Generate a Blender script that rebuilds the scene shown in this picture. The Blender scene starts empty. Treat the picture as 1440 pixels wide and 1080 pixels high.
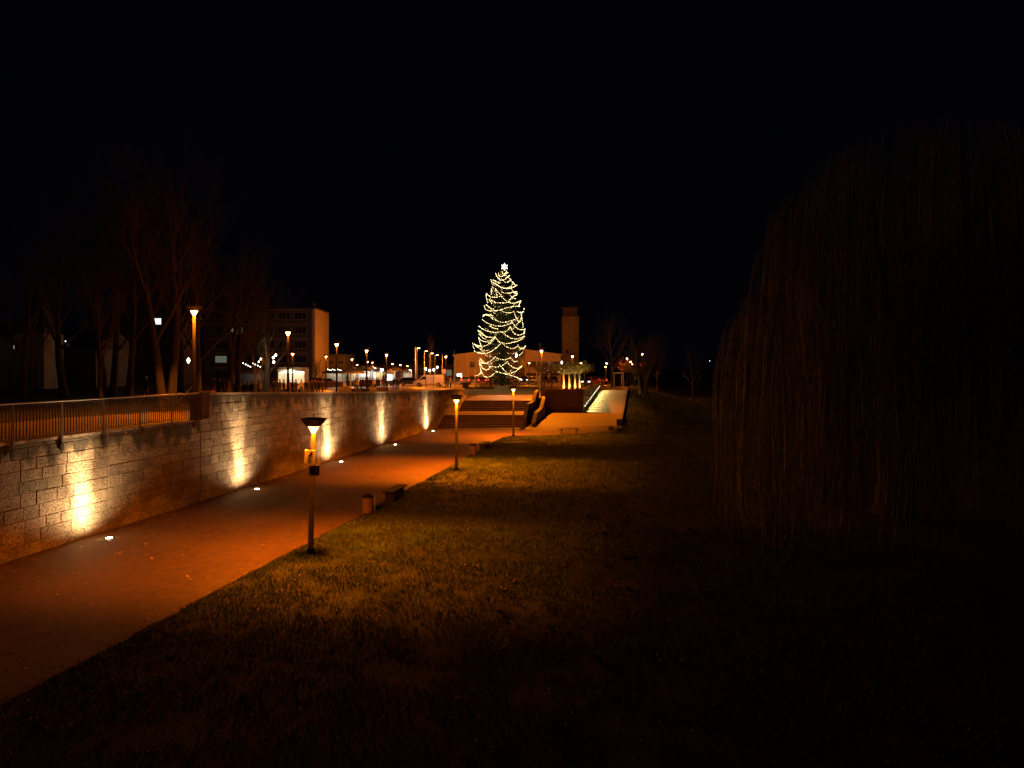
import bpy, bmesh, math, random
from mathutils import Vector, Matrix, noise
S = bpy.context.scene
C = S.collection
R = math.radians
sin, cos, PI = math.sin, math.cos, math.pi
# ------------------------------------------------------------ camera, world, exposure
CAMZ, HOR, F = 5.5, 516.0, 1000.0
cam = bpy.data.cameras.new('camera'); camo = bpy.data.objects.new('camera', cam); C.objects.link(camo)
camo.location = (0, 0, CAMZ); camo.rotation_euler = (R(90), 0, 0)
cam.sensor_width = 36; cam.lens = 25.0; cam.shift_y = -24/1440.0
cam.clip_start = .1; cam.clip_end = 3000
S.camera = camo
W = bpy.data.worlds.new('World'); S.world = W; W.use_nodes = True
wn = W.node_tree; bg = wn.nodes['Background']
bg.inputs[0].default_value = (.38, .42, 1.0, 1); bg.inputs[1].default_value = 0.0016      # moonless night sky
S.view_settings.view_transform = 'Standard'; S.view_settings.look = 'None'
S.view_settings.exposure = 0; S.view_settings.gamma = 1
S.cycles.use_denoising = True; S.cycles.max_bounces = 5; S.cycles.diffuse_bounces = 3
S.cycles.transparent_max_bounces = 12; S.cycles.sample_clamp_indirect = 3; S.cycles.sample_clamp_direct = 0
S.cycles.caustics_reflective = False; S.cycles.caustics_refractive = False

SODIUM = (1.0, .205, .004)
WARM = (1.0, .62, .31)

def X(px, Y): return (px-720)*Y/F
def Zp(py, Y): return CAMZ-(py-HOR)*Y/F
def WX(Y): return -14.26+.168*(Y-19.8)          # left retaining wall line
UN = Vector((.168, 1, 0)).normalized(); NN = Vector((1, -.168, 0)).normalized()
YAW = -math.atan(.168)
def lerp(a, b, t): return a+(b-a)*t
def sm(a, b, x):
    t = max(0, min(1, (x-a)/(b-a))); return t*t*(3-2*t)
def pw(pts, x):
    if x <= pts[0][0]: return pts[0][1]
    for (a, b), (c, d) in zip(pts, pts[1:]):
        if x <= c: return b+(d-b)*(x-a)/(c-a)
    return pts[-1][1]
def HU(x, y):                                    # upper ground level (park side and plaza)
    z = pw([(30, 3.3), (46, 2.95), (60, 2.5), (74.7, 2.0), (90, 2.15)], y)
    left = max(0, min(1, (WX(y)-5-x)/14.0)) if y < 75 else max(0, min(1, (-14-x)/20.0))
    return z+.35*left*(1-sm(60, 95, y))

# ------------------------------------------------------------ materials
def new_mat(name):
    m = bpy.data.materials.new(name); m.use_nodes = True
    return m, m.node_tree, m.node_tree.nodes['Principled BSDF']
def pm(name, col, rough=.7, var=.25, scale=6, bump=0., metal=0., col2=None, attr=False, bscale=None, coat=0):
    m, t, p = new_mat(name); N, L = t.nodes, t.links
    tc = N.new('ShaderNodeTexCoord')
    nz = N.new('ShaderNodeTexNoise'); nz.inputs['Scale'].default_value = scale; nz.inputs['Detail'].default_value = 6
    L.new(tc.outputs['Object'], nz.inputs['Vector'])
    mx = N.new('ShaderNodeMix'); mx.data_type = 'RGBA'
    c2 = col2 or tuple(c*(1-var) for c in col)
    c1 = tuple(min(1, c*(1+var)) for c in col)
    rp = N.new('ShaderNodeMapRange'); rp.inputs[1].default_value = .32; rp.inputs[2].default_value = .68
    L.new(nz.outputs[0], rp.inputs[0]); L.new(rp.outputs[0], mx.inputs[0])
    mx.inputs[6].default_value = (*c1, 1); mx.inputs[7].default_value = (*c2, 1)
    out = mx.outputs[2]
    if attr:
        a = N.new('ShaderNodeAttribute'); a.attribute_name = 'tone'
        m2 = N.new('ShaderNodeMix'); m2.data_type = 'RGBA'; m2.blend_type = 'MULTIPLY'; m2.inputs[0].default_value = 1
        L.new(out, m2.inputs[6]); L.new(a.outputs['Color'], m2.inputs[7]); out = m2.outputs[2]
    L.new(out, p.inputs['Base Color'])
    p.inputs['Roughness'].default_value = rough; p.inputs['Metallic'].default_value = metal
    p.inputs['Coat Weight'].default_value = coat
    if bump:
        n2 = N.new('ShaderNodeTexNoise'); n2.inputs['Scale'].default_value = bscale or scale*6; n2.inputs['Detail'].default_value = 5
        L.new(tc.outputs['Object'], n2.inputs['Vector'])
        b = N.new('ShaderNodeBump'); b.inputs['Strength'].default_value = bump; b.inputs['Distance'].default_value = .02
        L.new(n2.outputs[0], b.inputs['Height']); L.new(b.outputs[0], p.inputs['Normal'])
    return m
def em(name, col, s):
    m, t, p = new_mat(name)
    p.inputs['Base Color'].default_value = (*[c*.6 for c in col], 1)
    nz = t.nodes.new('ShaderNodeTexNoise'); nz.inputs['Scale'].default_value = 3
    mp = t.nodes.new('ShaderNodeMapRange'); mp.inputs[3].default_value = s*.8; mp.inputs[4].default_value = s*1.2
    t.links.new(nz.outputs[0], mp.inputs[0]); t.links.new(mp.outputs[0], p.inputs['Emission Strength'])
    p.inputs['Emission Color'].default_value = (*col, 1)
    return m
def glassy(name, col, s, tr=.7):
    m, t, p = new_mat(name); N, L = t.nodes, t.links
    e = N.new('ShaderNodeEmission'); e.inputs[0].default_value = (*col, 1); e.inputs[1].default_value = s
    nz = N.new('ShaderNodeTexNoise'); nz.inputs['Scale'].default_value = 14
    mp = N.new('ShaderNodeMapRange'); mp.inputs[3].default_value = s*.5; mp.inputs[4].default_value = s*1.5
    L.new(nz.outputs[0], mp.inputs[0]); L.new(mp.outputs[0], e.inputs[1])
    tp = N.new('ShaderNodeBsdfTransparent'); mx = N.new('ShaderNodeMixShader'); mx.inputs[0].default_value = 1-tr
    L.new(tp.outputs[0], mx.inputs[1]); L.new(e.outputs[0], mx.inputs[2])
    L.new(mx.outputs[0], N['Material Output'].inputs[0]); return m

M = {}
M['iron'] = pm('dark painted iron', (.022, .018, .016), .6, .2, 9, .15)
M['iron_rust'] = pm('rusted iron', (.09, .04, .02), .7, .4, 14, .3)
M['steel'] = pm('galvanised steel', (.32, .31, .29), .45, .15, 12, 0, .6)
M['white_paint'] = pm('white enamel', (.7, .68, .64), .4, .06, 4)
M['wood'] = pm('weathered wood', (.07, .045, .03), .75, .35, 12, .4)
M['concrete'] = pm('concrete', (.3, .26, .22), .85, .18, 3, .35)
M['dark_concrete'] = pm('dark board concrete', (.08, .055, .042), .85, .25, 3, .35)
M['stone_step'] = pm('lit tread stone', (.33, .26, .2), .8, .2, 3, .25)  # treads lightened: the lamplight on them is put into the colour
M['riser'] = pm('shaded riser stone', (.12, .075, .055), .85, .3, 5, .25)  # same steps darkened: shade on the risers put into the colour
M['bark'] = pm('bark', (.068, .066, .052), .9, .35, 9, .8, bscale=30)
M['twig'] = pm('winter twigs', (.1, .085, .065), .9, .25, 9)
M['pale_bark'] = pm('limewashed bark', (.62, .58, .48), .85, .15, 9, .5)
M['leaf_green'] = pm('late leaves', (.13, .13, .03), .6, .4, 2, attr=True)
M['leaf_orange'] = pm('autumn leaves', (.3, .13, .035), .6, .4, 2, attr=True)
M['needles'] = pm('fir needles', (.045, .065, .02), .7, .4, 2, attr=True)
M['willow'] = pm('willow leaves and withies', (.27, .31, .16), .7, .3, 1.2, attr=True)
M['bowl'] = glassy('lit lamp glass', (1.0, .55, .16), 9, .45)
M['bowl_far'] = glassy('lit far lamp glass', (1.0, .5, .16), 40, .45)
M['white_lamp'] = em('lit white globe', (.95, 1.0, .92), 14)
M['bulb'] = em('fairy bulb', (1.0, .74, .33), 7)
M['star_light'] = em('lit star', (1.0, .92, .62), 9)
M['uplight_lens'] = em('uplight lens', (1.0, .86, .55), 30)
M['led'] = em('led flood', (.72, .88, 1.0), 60)
M['rubber'] = pm('rubber', (.02, .02, .02), .8, .2, 9)
M['car_glass'] = pm('car glass', (.02, .022, .025), .08, .1, 3)
M['win_glass'] = pm('window glass', (.025, .03, .032), .12, .3, 1)
M['red_light'] = em('red lamp', (1, .05, .02), 4)
M['head_glass'] = pm('headlight glass', (.6, .6, .6), .1, .1, 3)
M['skin'] = pm('skin', (.5, .31, .22), .6, .1, 9)

# path asphalt
def asphalt(name, c1, c2, rough, sp=.4):
    m, t, p = new_mat(name); N, L = t.nodes, t.links
    tc = N.new('ShaderNodeTexCoord')
    def nz(s, d=5):
        n = N.new('ShaderNodeTexNoise'); n.inputs['Scale'].default_value = s; n.inputs['Detail'].default_value = d
        L.new(tc.outputs['Object'], n.inputs['Vector']); return n
    a, b, g = nz(.25), nz(3.5), nz(55, 2)
    mx = N.new('ShaderNodeMix'); mx.data_type = 'RGBA'
    ad = N.new('ShaderNodeMath'); ad.operation = 'ADD'; L.new(a.outputs[0], ad.inputs[0]); L.new(b.outputs[0], ad.inputs[1])
    mr = N.new('ShaderNodeMapRange'); mr.inputs[1].default_value = .7; mr.inputs[2].default_value = 1.3
    L.new(ad.outputs[0], mr.inputs[0]); L.new(mr.outputs[0], mx.inputs[0])
    mx.inputs[6].default_value = (*c1, 1); mx.inputs[7].default_value = (*c2, 1)
    m2 = N.new('ShaderNodeMix'); m2.data_type = 'RGBA'; m2.blend_type = 'MULTIPLY'; m2.inputs[0].default_value = sp
    r2 = N.new('ShaderNodeMapRange'); r2.inputs[1].default_value = .35; r2.inputs[2].default_value = .65; r2.inputs[3].default_value = .35; r2.inputs[4].default_value = 1.5
    L.new(g.outputs[0], r2.inputs[0])
    L.new(mx.outputs[2], m2.inputs[6]); L.new(r2.outputs[0], m2.inputs[7])
    L.new(m2.outputs[2], p.inputs['Base Color']); p.inputs['Roughness'].default_value = rough
    b1 = N.new('ShaderNodeBump'); b1.inputs['Strength'].default_value = .5; b1.inputs['Distance'].default_value = .01
    L.new(g.outputs[0], b1.inputs['Height']); L.new(b1.outputs[0], p.inputs['Normal'])
    return m
M['path'] = asphalt('worn asphalt', (.17, .098, .056), (.078, .047, .028), .72, .6)
M['plaza'] = asphalt('plaza paving', (.26, .2, .14), (.18, .14, .1), .5)
M['ramp'] = asphalt('ramp paving', (.3, .25, .16), (.22, .18, .11), .75)
M['terrace'] = asphalt('gravel path', (.34, .25, .17), (.24, .17, .12), .85)
M['soil'] = asphalt('grassed soil', (.045, .06, .02), (.028, .038, .014), .95, .7)
M['far_grass'] = asphalt('park grass', (.07, .065, .03), (.045, .04, .02), .95, .7)
M['grass'] = pm('grass blades', (.062, .12, .03), .6, .35, .6, attr=True)
M['dead_leaf'] = pm('fallen leaves', (.55, .4, .22), .7, .35, 3, attr=True)

def stone_mat():
    m, t, p = new_mat('limestone ashlar'); N, L = t.nodes, t.links
    tc = N.new('ShaderNodeTexCoord'); uv = N.new('ShaderNodeUVMap'); uv.uv_map = 'wallmap'
    def nz(src, s, d=6, sc=None):
        n = N.new('ShaderNodeTexNoise'); n.inputs['Scale'].default_value = s; n.inputs['Detail'].default_value = d
        if sc:
            mp = N.new('ShaderNodeMapping'); mp.inputs['Scale'].default_value = sc; L.new(src, mp.inputs[0]); src = mp.outputs[0]
        L.new(src, n.inputs['Vector']); return n.outputs[0]
    def mr(i, a, b, c=0, d=1):
        r = N.new('ShaderNodeMapRange'); r.inputs[1].default_value = a; r.inputs[2].default_value = b
        r.inputs[3].default_value = c; r.inputs[4].default_value = d; L.new(i, r.inputs[0]); return r.outputs[0]
    def mul(a, b, fac=1, mode='MULTIPLY'):
        x = N.new('ShaderNodeMix'); x.data_type = 'RGBA'; x.blend_type = mode
        x.inputs[0].default_value = fac; L.new(a, x.inputs[6]); L.new(b, x.inputs[7]); return x.outputs[2]
    def mth(op, a, b):
        x = N.new('ShaderNodeMath'); x.operation = op
        for i, v in enumerate((a, b)):
            if isinstance(v, (int, float)): x.inputs[i].default_value = v
            else: L.new(v, x.inputs[i])
        return x.outputs[0]
    base = N.new('ShaderNodeMix'); base.data_type = 'RGBA'
    L.new(mr(nz(tc.outputs['Object'], 2.2), .35, .65), base.inputs[0])
    base.inputs[6].default_value = (.42, .34, .23, 1); base.inputs[7].default_value = (.27, .22, .15, 1)
    at = N.new('ShaderNodeAttribute'); at.attribute_name = 'tone'
    c = mul(base.outputs[2], at.outputs['Color'])
    pits = mr(nz(tc.outputs['Object'], 26, 3), .40, .52, .12, 1); c = mul(c, pits, .85)
    blot = mr(nz(tc.outputs['Object'], .55, 4), .38, .62, .62, 1.1); c = mul(c, blot, .8)
    sp = N.new('ShaderNodeSeparateXYZ'); L.new(uv.outputs[0], sp.inputs[0])
    d = sp.outputs[1]                                    # metres below the wall top
    n1 = nz(uv.outputs[0], 1.0, 7, (2.2, .9, 1))
    lim = mr(n1, .3, .7, .02, 1.05)
    st = mth('SUBTRACT', lim, d)
    st = mr(st, -.12, .25)
    dark = N.new('ShaderNodeMix'); dark.data_type = 'RGBA'
    L.new(mth('MULTIPLY', st, .88), dark.inputs[0]); L.new(c, dark.inputs[6]); dark.inputs[7].default_value = (.028, .026, .015, 1)
    L.new(dark.outputs[2], p.inputs['Base Color']); p.inputs['Roughness'].default_value = .9
    bp = N.new('ShaderNodeBump'); bp.inputs['Strength'].default_value = .9; bp.inputs['Distance'].default_value = .025
    hh = mth('ADD', nz(tc.outputs['Object'], 9, 8), mth('MULTIPLY', pits, .5))
    L.new(hh, bp.inputs['Height']); L.new(bp.outputs[0], p.inputs['Normal'])
    return m
M['ashlar'] = stone_mat()
M['mortar'] = pm('mortar', (.15, .12, .085), .95, .2, 8)

# ------------------------------------------------------------ mesh collector
class MB:
    def __init__(s): s.v, s.f, s.t = [], [], []
    def add(s, vs, fs, tone=1.0):
        k = len(s.v); s.v += [tuple(v) for v in vs]; s.f += [tuple(i+k for i in f) for f in fs]; s.t += [tone]*len(fs)
    def box(s, c, d, rz=0, tone=1., rot=None):
        x, y, z = d[0]/2, d[1]/2, d[2]/2
        m = (rot or Matrix.Rotation(rz, 3, 'Z')); c = Vector(c)
        vs = [c+m @ Vector((i*x, j*y, k*z)) for k in (-1, 1) for j in (-1, 1) for i in (-1, 1)]
        s.add(vs, [(0, 2, 3, 1), (4, 5, 7, 6), (0, 1, 5, 4), (2, 6, 7, 3), (0, 4, 6, 2), (1, 3, 7, 5)], tone)
    def hexa(s, b, t, tone=1.):                          # bottom quad, top quad
        s.add(list(b)+list(t), [(3, 2, 1, 0), (4, 5, 6, 7), (0, 1, 5, 4), (1, 2, 6, 5), (2, 3, 7, 6), (3, 0, 4, 7)], tone)
    def tube(s, pts, rs, n=6, cap=True, tone=1.):
        pts = [Vector(p) for p in pts]
        if not hasattr(rs, '__len__'): rs = [rs]*len(pts)
        k = len(s.v); ref = None
        for i, p in enumerate(pts):
            d = (pts[min(i+1, len(pts)-1)]-pts[max(i-1, 0)])
            d = d.normalized() if d.length > 1e-6 else Vector((0, 0, 1))
            if ref is None: ref = Vector((1, 0, 0)) if abs(d.x) < .8 else Vector((0, 1, 0))
            a = (ref-d*ref.dot(d)).normalized(); b = d.cross(a); ref = a
            for j in range(n):
                q = 2*PI*j/n; s.v.append(tuple(p+(a*cos(q)+b*sin(q))*rs[i]))
        for i in range(len(pts)-1):
            for j in range(n):
                a0, a1 = k+i*n+j, k+i*n+(j+1) % n
                s.f.append((a0, a1, a1+n, a0+n)); s.t.append(tone)
        if cap:
            s.f.append(tuple(k+j for j in reversed(range(n)))); s.f.append(tuple(k+(len(pts)-1)*n+j for j in range(n))); s.t += [tone]*2
    def lathe(s, prof, c=(0, 0, 0), n=16, sx=1, sy=1, rz=0, tone=1., q0=0):
        k = len(s.v); c = Vector(c); m = Matrix.Rotation(rz, 3, 'Z')
        for r, z in prof:
            for j in range(n):
                q = 2*PI*j/n+q0; s.v.append(tuple(c+m @ Vector((r*cos(q)*sx, r*sin(q)*sy, z))))
        for i in range(len(prof)-1):
            for j in range(n):
                a0, a1 = k+i*n+j, k+i*n+(j+1) % n
                s.f.append((a0, a1, a1+n, a0+n)); s.t.append(tone)
        s.f.append(tuple(k+j for j in reversed(range(n)))); s.f.append(tuple(k+(len(prof)-1)*n+j for j in range(n))); s.t += [tone]*2
    def prism(s, poly, y0, y1, axis='Y', tone=1.):       # polygon in (a,z), extruded
        n = len(poly)
        def P(a, z, y): return (a, y, z) if axis == 'Y' else (y, a, z)
        vs = [P(a, z, y0) for a, z in poly]+[P(a, z, y1) for a, z in poly]
        s.add(vs, [tuple(range(n)), tuple(range(2*n-1, n-1, -1))]+[((i+1) % n, i, n+i, n+(i+1) % n) for i in range(n)], tone)
    def build(s, name, mat, parent=None, smooth=False, bevel=0, loc=None, seg=2):
        me = bpy.data.meshes.new(name); me.from_pydata(s.v, [], s.f); me.update()
        a = me.attributes.new('tone', 'FLOAT_COLOR', 'FACE')
        buf = []
        for t in s.t: buf += ([t, t, t, 1] if not isinstance(t, tuple) else [*t, 1])
        a.data.foreach_set('color', buf)
        me.materials.append(M[mat] if isinstance(mat, str) else mat)
        if smooth: me.shade_smooth()
        o = bpy.data.objects.new(name, me); C.objects.link(o)
        if parent: o.parent = parent
        if loc: o.location = loc
        if bevel:
            b = o.modifiers.new('bevel', 'BEVEL'); b.width = bevel; b.segments = seg; b.limit_method = 'ANGLE'
        return o
def tag(o, label=None, cat=None, group=None, kind=None):
    if label: o['label'] = label
    if cat: o['category'] = cat
    if group: o['group'] = group
    if kind: o['kind'] = kind
    return o
def root(name, label, cat, loc=(0, 0, 0), rz=0, group=None):
    o = bpy.data.objects.new(name, None); C.objects.link(o); o.location = loc; o.rotation_euler = (0, 0, rz)
    o.empty_display_size = .2
    return tag(o, label, cat, group)
def copy_tree(o, parent=None):
    c = o.copy(); C.objects.link(c); c.parent = parent
    for ch in list(o.children): copy_tree(ch, c)
    return c
def place(o, loc, rz=0, label=None, group=None, scale=None):
    o.location = loc; o.rotation_euler = (0, 0, rz)
    if label: o['label'] = label
    if group: o['group'] = group
    if scale: o.scale = (scale,)*3
    return o
def grid(name, mat, xs, ys, zf, keep=None, kind='structure'):
    m = MB(); nx = len(xs)
    for y in ys:
        for x in (xs if not callable(xs) else xs(y)): m.v.append((x, y, zf(x, y)))
    for j in range(len(ys)-1):
        for i in range(nx-1):
            a = j*nx+i
            if keep is None or keep((m.v[a][0]+m.v[a+nx+1][0])/2, (ys[j]+ys[j+1])/2):
                m.f.append((a, a+1, a+nx+1, a+nx)); m.t.append(1.)
    o = m.build(name, mat, smooth=True); return tag(o, kind=kind)

# ------------------------------------------------------------ lights
def lamp_light(name, loc, energy, col, parent=None, down=1.0, omni=.2, rad=.09, cut=(1.5, 2.15), cut2=(1.7, 3.6), back=None, pool=.5, rz=0):
    l = bpy.data.lights.new(name, 'POINT'); l.energy = energy; l.color = col; l.shadow_soft_size = rad
    o = bpy.data.objects.new(name, l); C.objects.link(o); o.location = loc
    if parent: o.parent = parent
    l.use_nodes = True; t = l.node_tree; N, L = t.nodes, t.links; e = N['Emission']
    tc = N.new('ShaderNodeTexCoord')
    rot = N.new('ShaderNodeVectorRotate'); rot.rotation_type = 'Z_AXIS'; rot.inputs['Angle'].default_value = -rz
    L.new(tc.outputs['Normal'], rot.inputs['Vector'])
    sp = N.new('ShaderNodeSeparateXYZ'); L.new(rot.outputs[0], sp.inputs[0])
    def mth(op, a, b=None):
        x = N.new('ShaderNodeMath'); x.operation = op
        for i, v in enumerate((a, b)):
            if v is None: continue
            if isinstance(v, (int, float)): x.inputs[i].default_value = v
            else: L.new(v, x.inputs[i])
        return x.outputs[0]
    dz = mth('MAXIMUM', mth('MULTIPLY', sp.outputs[2], -1), .001)
    d = mth('MULTIPLY', mth('POWER', dz, -pool), down)
    nd = N.new('ShaderNodeMapRange'); nd.interpolation_type = 'SMOOTHSTEP'      # the lamp holder shades the pole foot
    nd.inputs[1].default_value = .985; nd.inputs[2].default_value = .998; nd.inputs[3].default_value = 1; nd.inputs[4].default_value = .12
    L.new(dz, nd.inputs[0]); d = mth('MULTIPLY', d, nd.outputs[0])
    for ax, ct in ((1, cut), (0, cut2), (2, back)):
        if ct is None: continue
        if ax == 1: sv = mth('ABSOLUTE', sp.outputs[1])
        elif ax == 0: sv = sp.outputs[0] if back else mth('ABSOLUTE', sp.outputs[0])
        else: sv = mth('MULTIPLY', sp.outputs[0], -1)
        tt = mth('DIVIDE', sv, dz)
        mr = N.new('ShaderNodeMapRange'); mr.interpolation_type = 'SMOOTHSTEP'
        mr.inputs[1].default_value = ct[0]; mr.inputs[2].default_value = ct[1]; mr.inputs[3].default_value = 1; mr.inputs[4].default_value = 0
        L.new(tt, mr.inputs[0]); d = mth('MULTIPLY', d, mr.outputs[0])
    L.new(mth('ADD', d, omni), e.inputs[1])
    return o
def plain_light(name, loc, energy, col, rad=.1, parent=None):
    l = bpy.data.lights.new(name, 'POINT'); l.energy = energy; l.color = col; l.shadow_soft_size = rad
    o = bpy.data.objects.new(name, l); C.objects.link(o); o.location = loc
    if parent: o.parent = parent
    return o
def spot(name, loc, aim, energy, col, size, blend, parent=None, rad=.03):
    l = bpy.data.lights.new(name, 'SPOT'); l.energy = energy; l.color = col; l.shadow_soft_size = rad
    l.spot_size = size; l.spot_blend = blend
    o = bpy.data.objects.new(name, l); C.objects.link(o); o.location = loc
    o.rotation_euler = (Vector(aim)-Vector(loc)).to_track_quat('-Z', 'Y').to_euler()
    if parent: o.parent = parent
    return o

# ============================================================ THE SETTING
def lawn_edge(Y): return pw([(0, -9.9), (11.6, -8.3), (14.8, -7.72), (18.5, -7.1), (21.9, -6.45), (25.9, -5.7), (32.6, -4.6), (39.5, -3.4), (49, -2.0), (55.5, -.75), (56.8, .2)], Y)
def hgrass(x, y):
    return .05*noise.noise(Vector((x*.35, y*.35, 0)))+.03*noise.noise(Vector((x*1.7, y*1.7, 3)))
def bank(x, y):                                  # right of the ramp the ground falls from plaza level to the lawn
    if y < 66: return 0
    e = 9.9+.178*(y-66); zr = ramp_z(y)
    return zr*(1-sm(0, 5+zr*3, x-e))
def ramp_z(y): return pw([(65, 0), (80, .38), (108, 2.15)], y)
def gz(x, y):
    e = lawn_edge(y)
    onl = sm(0, .6, x-e)*(1-sm(55.6, 56.8, y)) if y < 57 else 0
    h = hgrass(x, y)
    f = -.03+(h+.045)*onl
    if y >= 66 and x > 9.9+.178*(y-66): f = max(f, bank(x, y)-.02+h*.6)
    elif y >= 56 and x > 10: f = max(f, h*.6)
    if x > WX(y)-.3 and x < e: f = -.03
    return f
xs = [-1200, -500, -200, -80, -40, -25]+[-18+i*.5 for i in range(100)]+[34, 40, 50, 70, 100, 200, 500, 1200]
ys = [-60, -20, 0]+[4+i*.5 for i in range(112)]+[60+i*1.5 for i in range(40)]+[122, 126, 132, 140, 160, 200, 260, 400, 700, 1500]
grid('ground', 'soil', xs, ys, gz)
# the promenade path below the wall
def pathmesh():
    m = MB(); ys = [i*.25 for i in range(228)]
    for y in ys:
        e = lawn_edge(y)+.16*noise.noise(Vector((y*1.3, 0, 5)))+.08*noise.noise(Vector((y*4.1, 2, 5)))
        for i in range(5): m.v.append((lerp(WX(y)-.2, e, i/4), y, .004))
    for j in range(len(ys)-1):
        for i in range(4): a = j*5+i; m.f.append((a, a+1, a+6, a+5)); m.t.append(1.)
    k = len(m.v); n = 14
    for y in (56.8, 58.0, 60.0, 62.5, 65.4):
        xr = pw([(56.8, .2), (58.0, 5.2), (60, 7.9), (62.5, 8.8), (65.4, 9.6)], y)
        for i in range(n+1): m.v.append((lerp(WX(y)-.2, xr, i/n), y, .004))
    for j in range(4):
        for i in range(n): a = k+j*(n+1)+i; m.f.append((a, a+1, a+n+2, a+n+1)); m.t.append(1.)
    o = m.build('path', 'path'); tag(o, kind='structure')
pathmesh()
# ramp and forecourt rising to the plaza
m = MB(); ys = [65.4, 68, 71, 74, 77, 80, 84, 88, 92, 96, 100, 104, 108, 112, 124]
def ramp_l(y): return pw([(65.4, 1.9), (80, 4.6)], y) if y < 79.99 else pw([(80, 8.0), (108, 13.3), (124, 13.9)], y)
for y in ys:
    a, b = (ramp_l(y) if y != 80 else 4.6), 9.6+.178*(y-65.4)
    if y > 80: a = ramp_l(y)
    for i in range(7): m.v.append((lerp(a, b, i/6), y, ramp_z(y)+.012))
for j in range(len(ys)-1):
    for i in range(6): a = j*7+i; m.f.append((a, a+1, a+8, a+7)); m.t.append(1.)
tag(m.build('ramp', 'ramp'), kind='structure')
# plaza deck
m = MB()
m.add([(X(735, 74.7)+.05, 74.7, 0), (-8.2, 74.7, 0)], [])
def deck(y0, y1, xa0, xb0, xa1, xb1, z0, z1, mm):
    mm.hexa([(xa0, y0, -.5), (xb0, y0, -.5), (xb1, y1, -.5), (xa1, y1, -.5)], [(xa0, y0, z0), (xb0, y0, z0), (xb1, y1, z1), (xa1, y1, z1)])
m = MB()
deck(74.7, 80.3, -5.3, 2.2, -4.4, 3.4, 2.0, 2.06, m)
deck(80.3, 90, -5, 7.75, -3.2, 9.5, 2.06, 2.15, m)
deck(90, 108, -6, 9.5, -6, 13.05, 2.15, 2.15, m)
deck(108, 420, -6, 13.6, -6, 90, 2.15, 2.15, m)
tag(m.build('plaza', 'plaza'), kind='structure')
# park ground left of the wall
xs2 = 40
def pxs(y):
    a = WX(y)-.12 if y < 80 else (-4.5 if y < 90 else -6)
    return [a-((i/(xs2-1))**2.2)*(170 if y < 150 else 260) for i in range(xs2)]
ys2 = [4, 8, 12, 16, 20, 24, 28, 30, 33, 36, 40, 44, 48, 52, 56, 60, 64, 68, 72, 74.7, 78, 82, 86, 89.9, 96, 105, 120, 150, 200, 300, 420]
m = MB()
for y in ys2:
    for x in pxs(y): m.v.append((x, y, HU(x, y)-.003))
for j in range(len(ys2)-1):
    for i in range(xs2-1): a = j*xs2+i; m.f.append((a+1, a, a+xs2, a+xs2+1)); m.t.append(1.)
tag(m.build('park_ground', 'far_grass', smooth=True), kind='structure')
# promenade strip along the wall top, and the square left of the axis
m = MB(); w = [0, 1.5, 3.2, 5.0]
ys3 = ys2[:20]
for y in ys3:
    for q in w: xx = WX(y)-.5-q*pw([(30, 1.2), (75, 1.2)], y); m.v.append((xx, y, HU(xx, y)+.004))
for j in range(len(ys3)-1):
    for i in range(3): a = j*4+i; m.f.append((a+1, a, a+4, a+5)); m.t.append(1.)
tag(m.build('wall_top_path', 'terrace'), kind='structure')
m = MB(); ysq = [74.7, 78, 84, 90, 100, 120, 150, 200]
for y in ysq:
    for i in range(9):
        xr = WX(y)-.5 if y < 80 else -6.0 if y >= 90 else -5.2
        xx = lerp(xr, -34-(y-74)*.22, i/8); m.v.append((xx, y, HU(xx, y)+.006))
for j in range(len(ysq)-1):
    for i in range(8): a = j*9+i; m.f.append((a+1, a, a+9, a+10)); m.t.append(1.)
tag(m.build('market_square', 'plaza'), kind='structure')
m = MB(); m.hexa([(-6.6, 86, 2.0), (2.6, 86, 2.0), (4.6, 106, 2.0), (-8, 106, 2.0)], [(-6.6, 86, 2.17), (2.6, 86, 2.17), (4.6, 106, 2.2), (-8, 106, 2.2)])
tag(m.build('plaza_lawn', 'soil'), kind='structure')
m = MB()
for x0, y0, x1, y1 in ((22.5, 96, 37, 229), (26.6, 96, 40, 229)):
    m.hexa([(x0, y0, -.2), (x0+1.7, y0, -.2), (x1+1.7, y1, -.2), (x1, y1, -.2)], [(x0, y0, .03), (x0+1.7, y0, .03), (x1+1.7, y1, .03), (x1, y1, .03)])
tag(m.build('riverside_path', 'plaza'), kind='structure')

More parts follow.
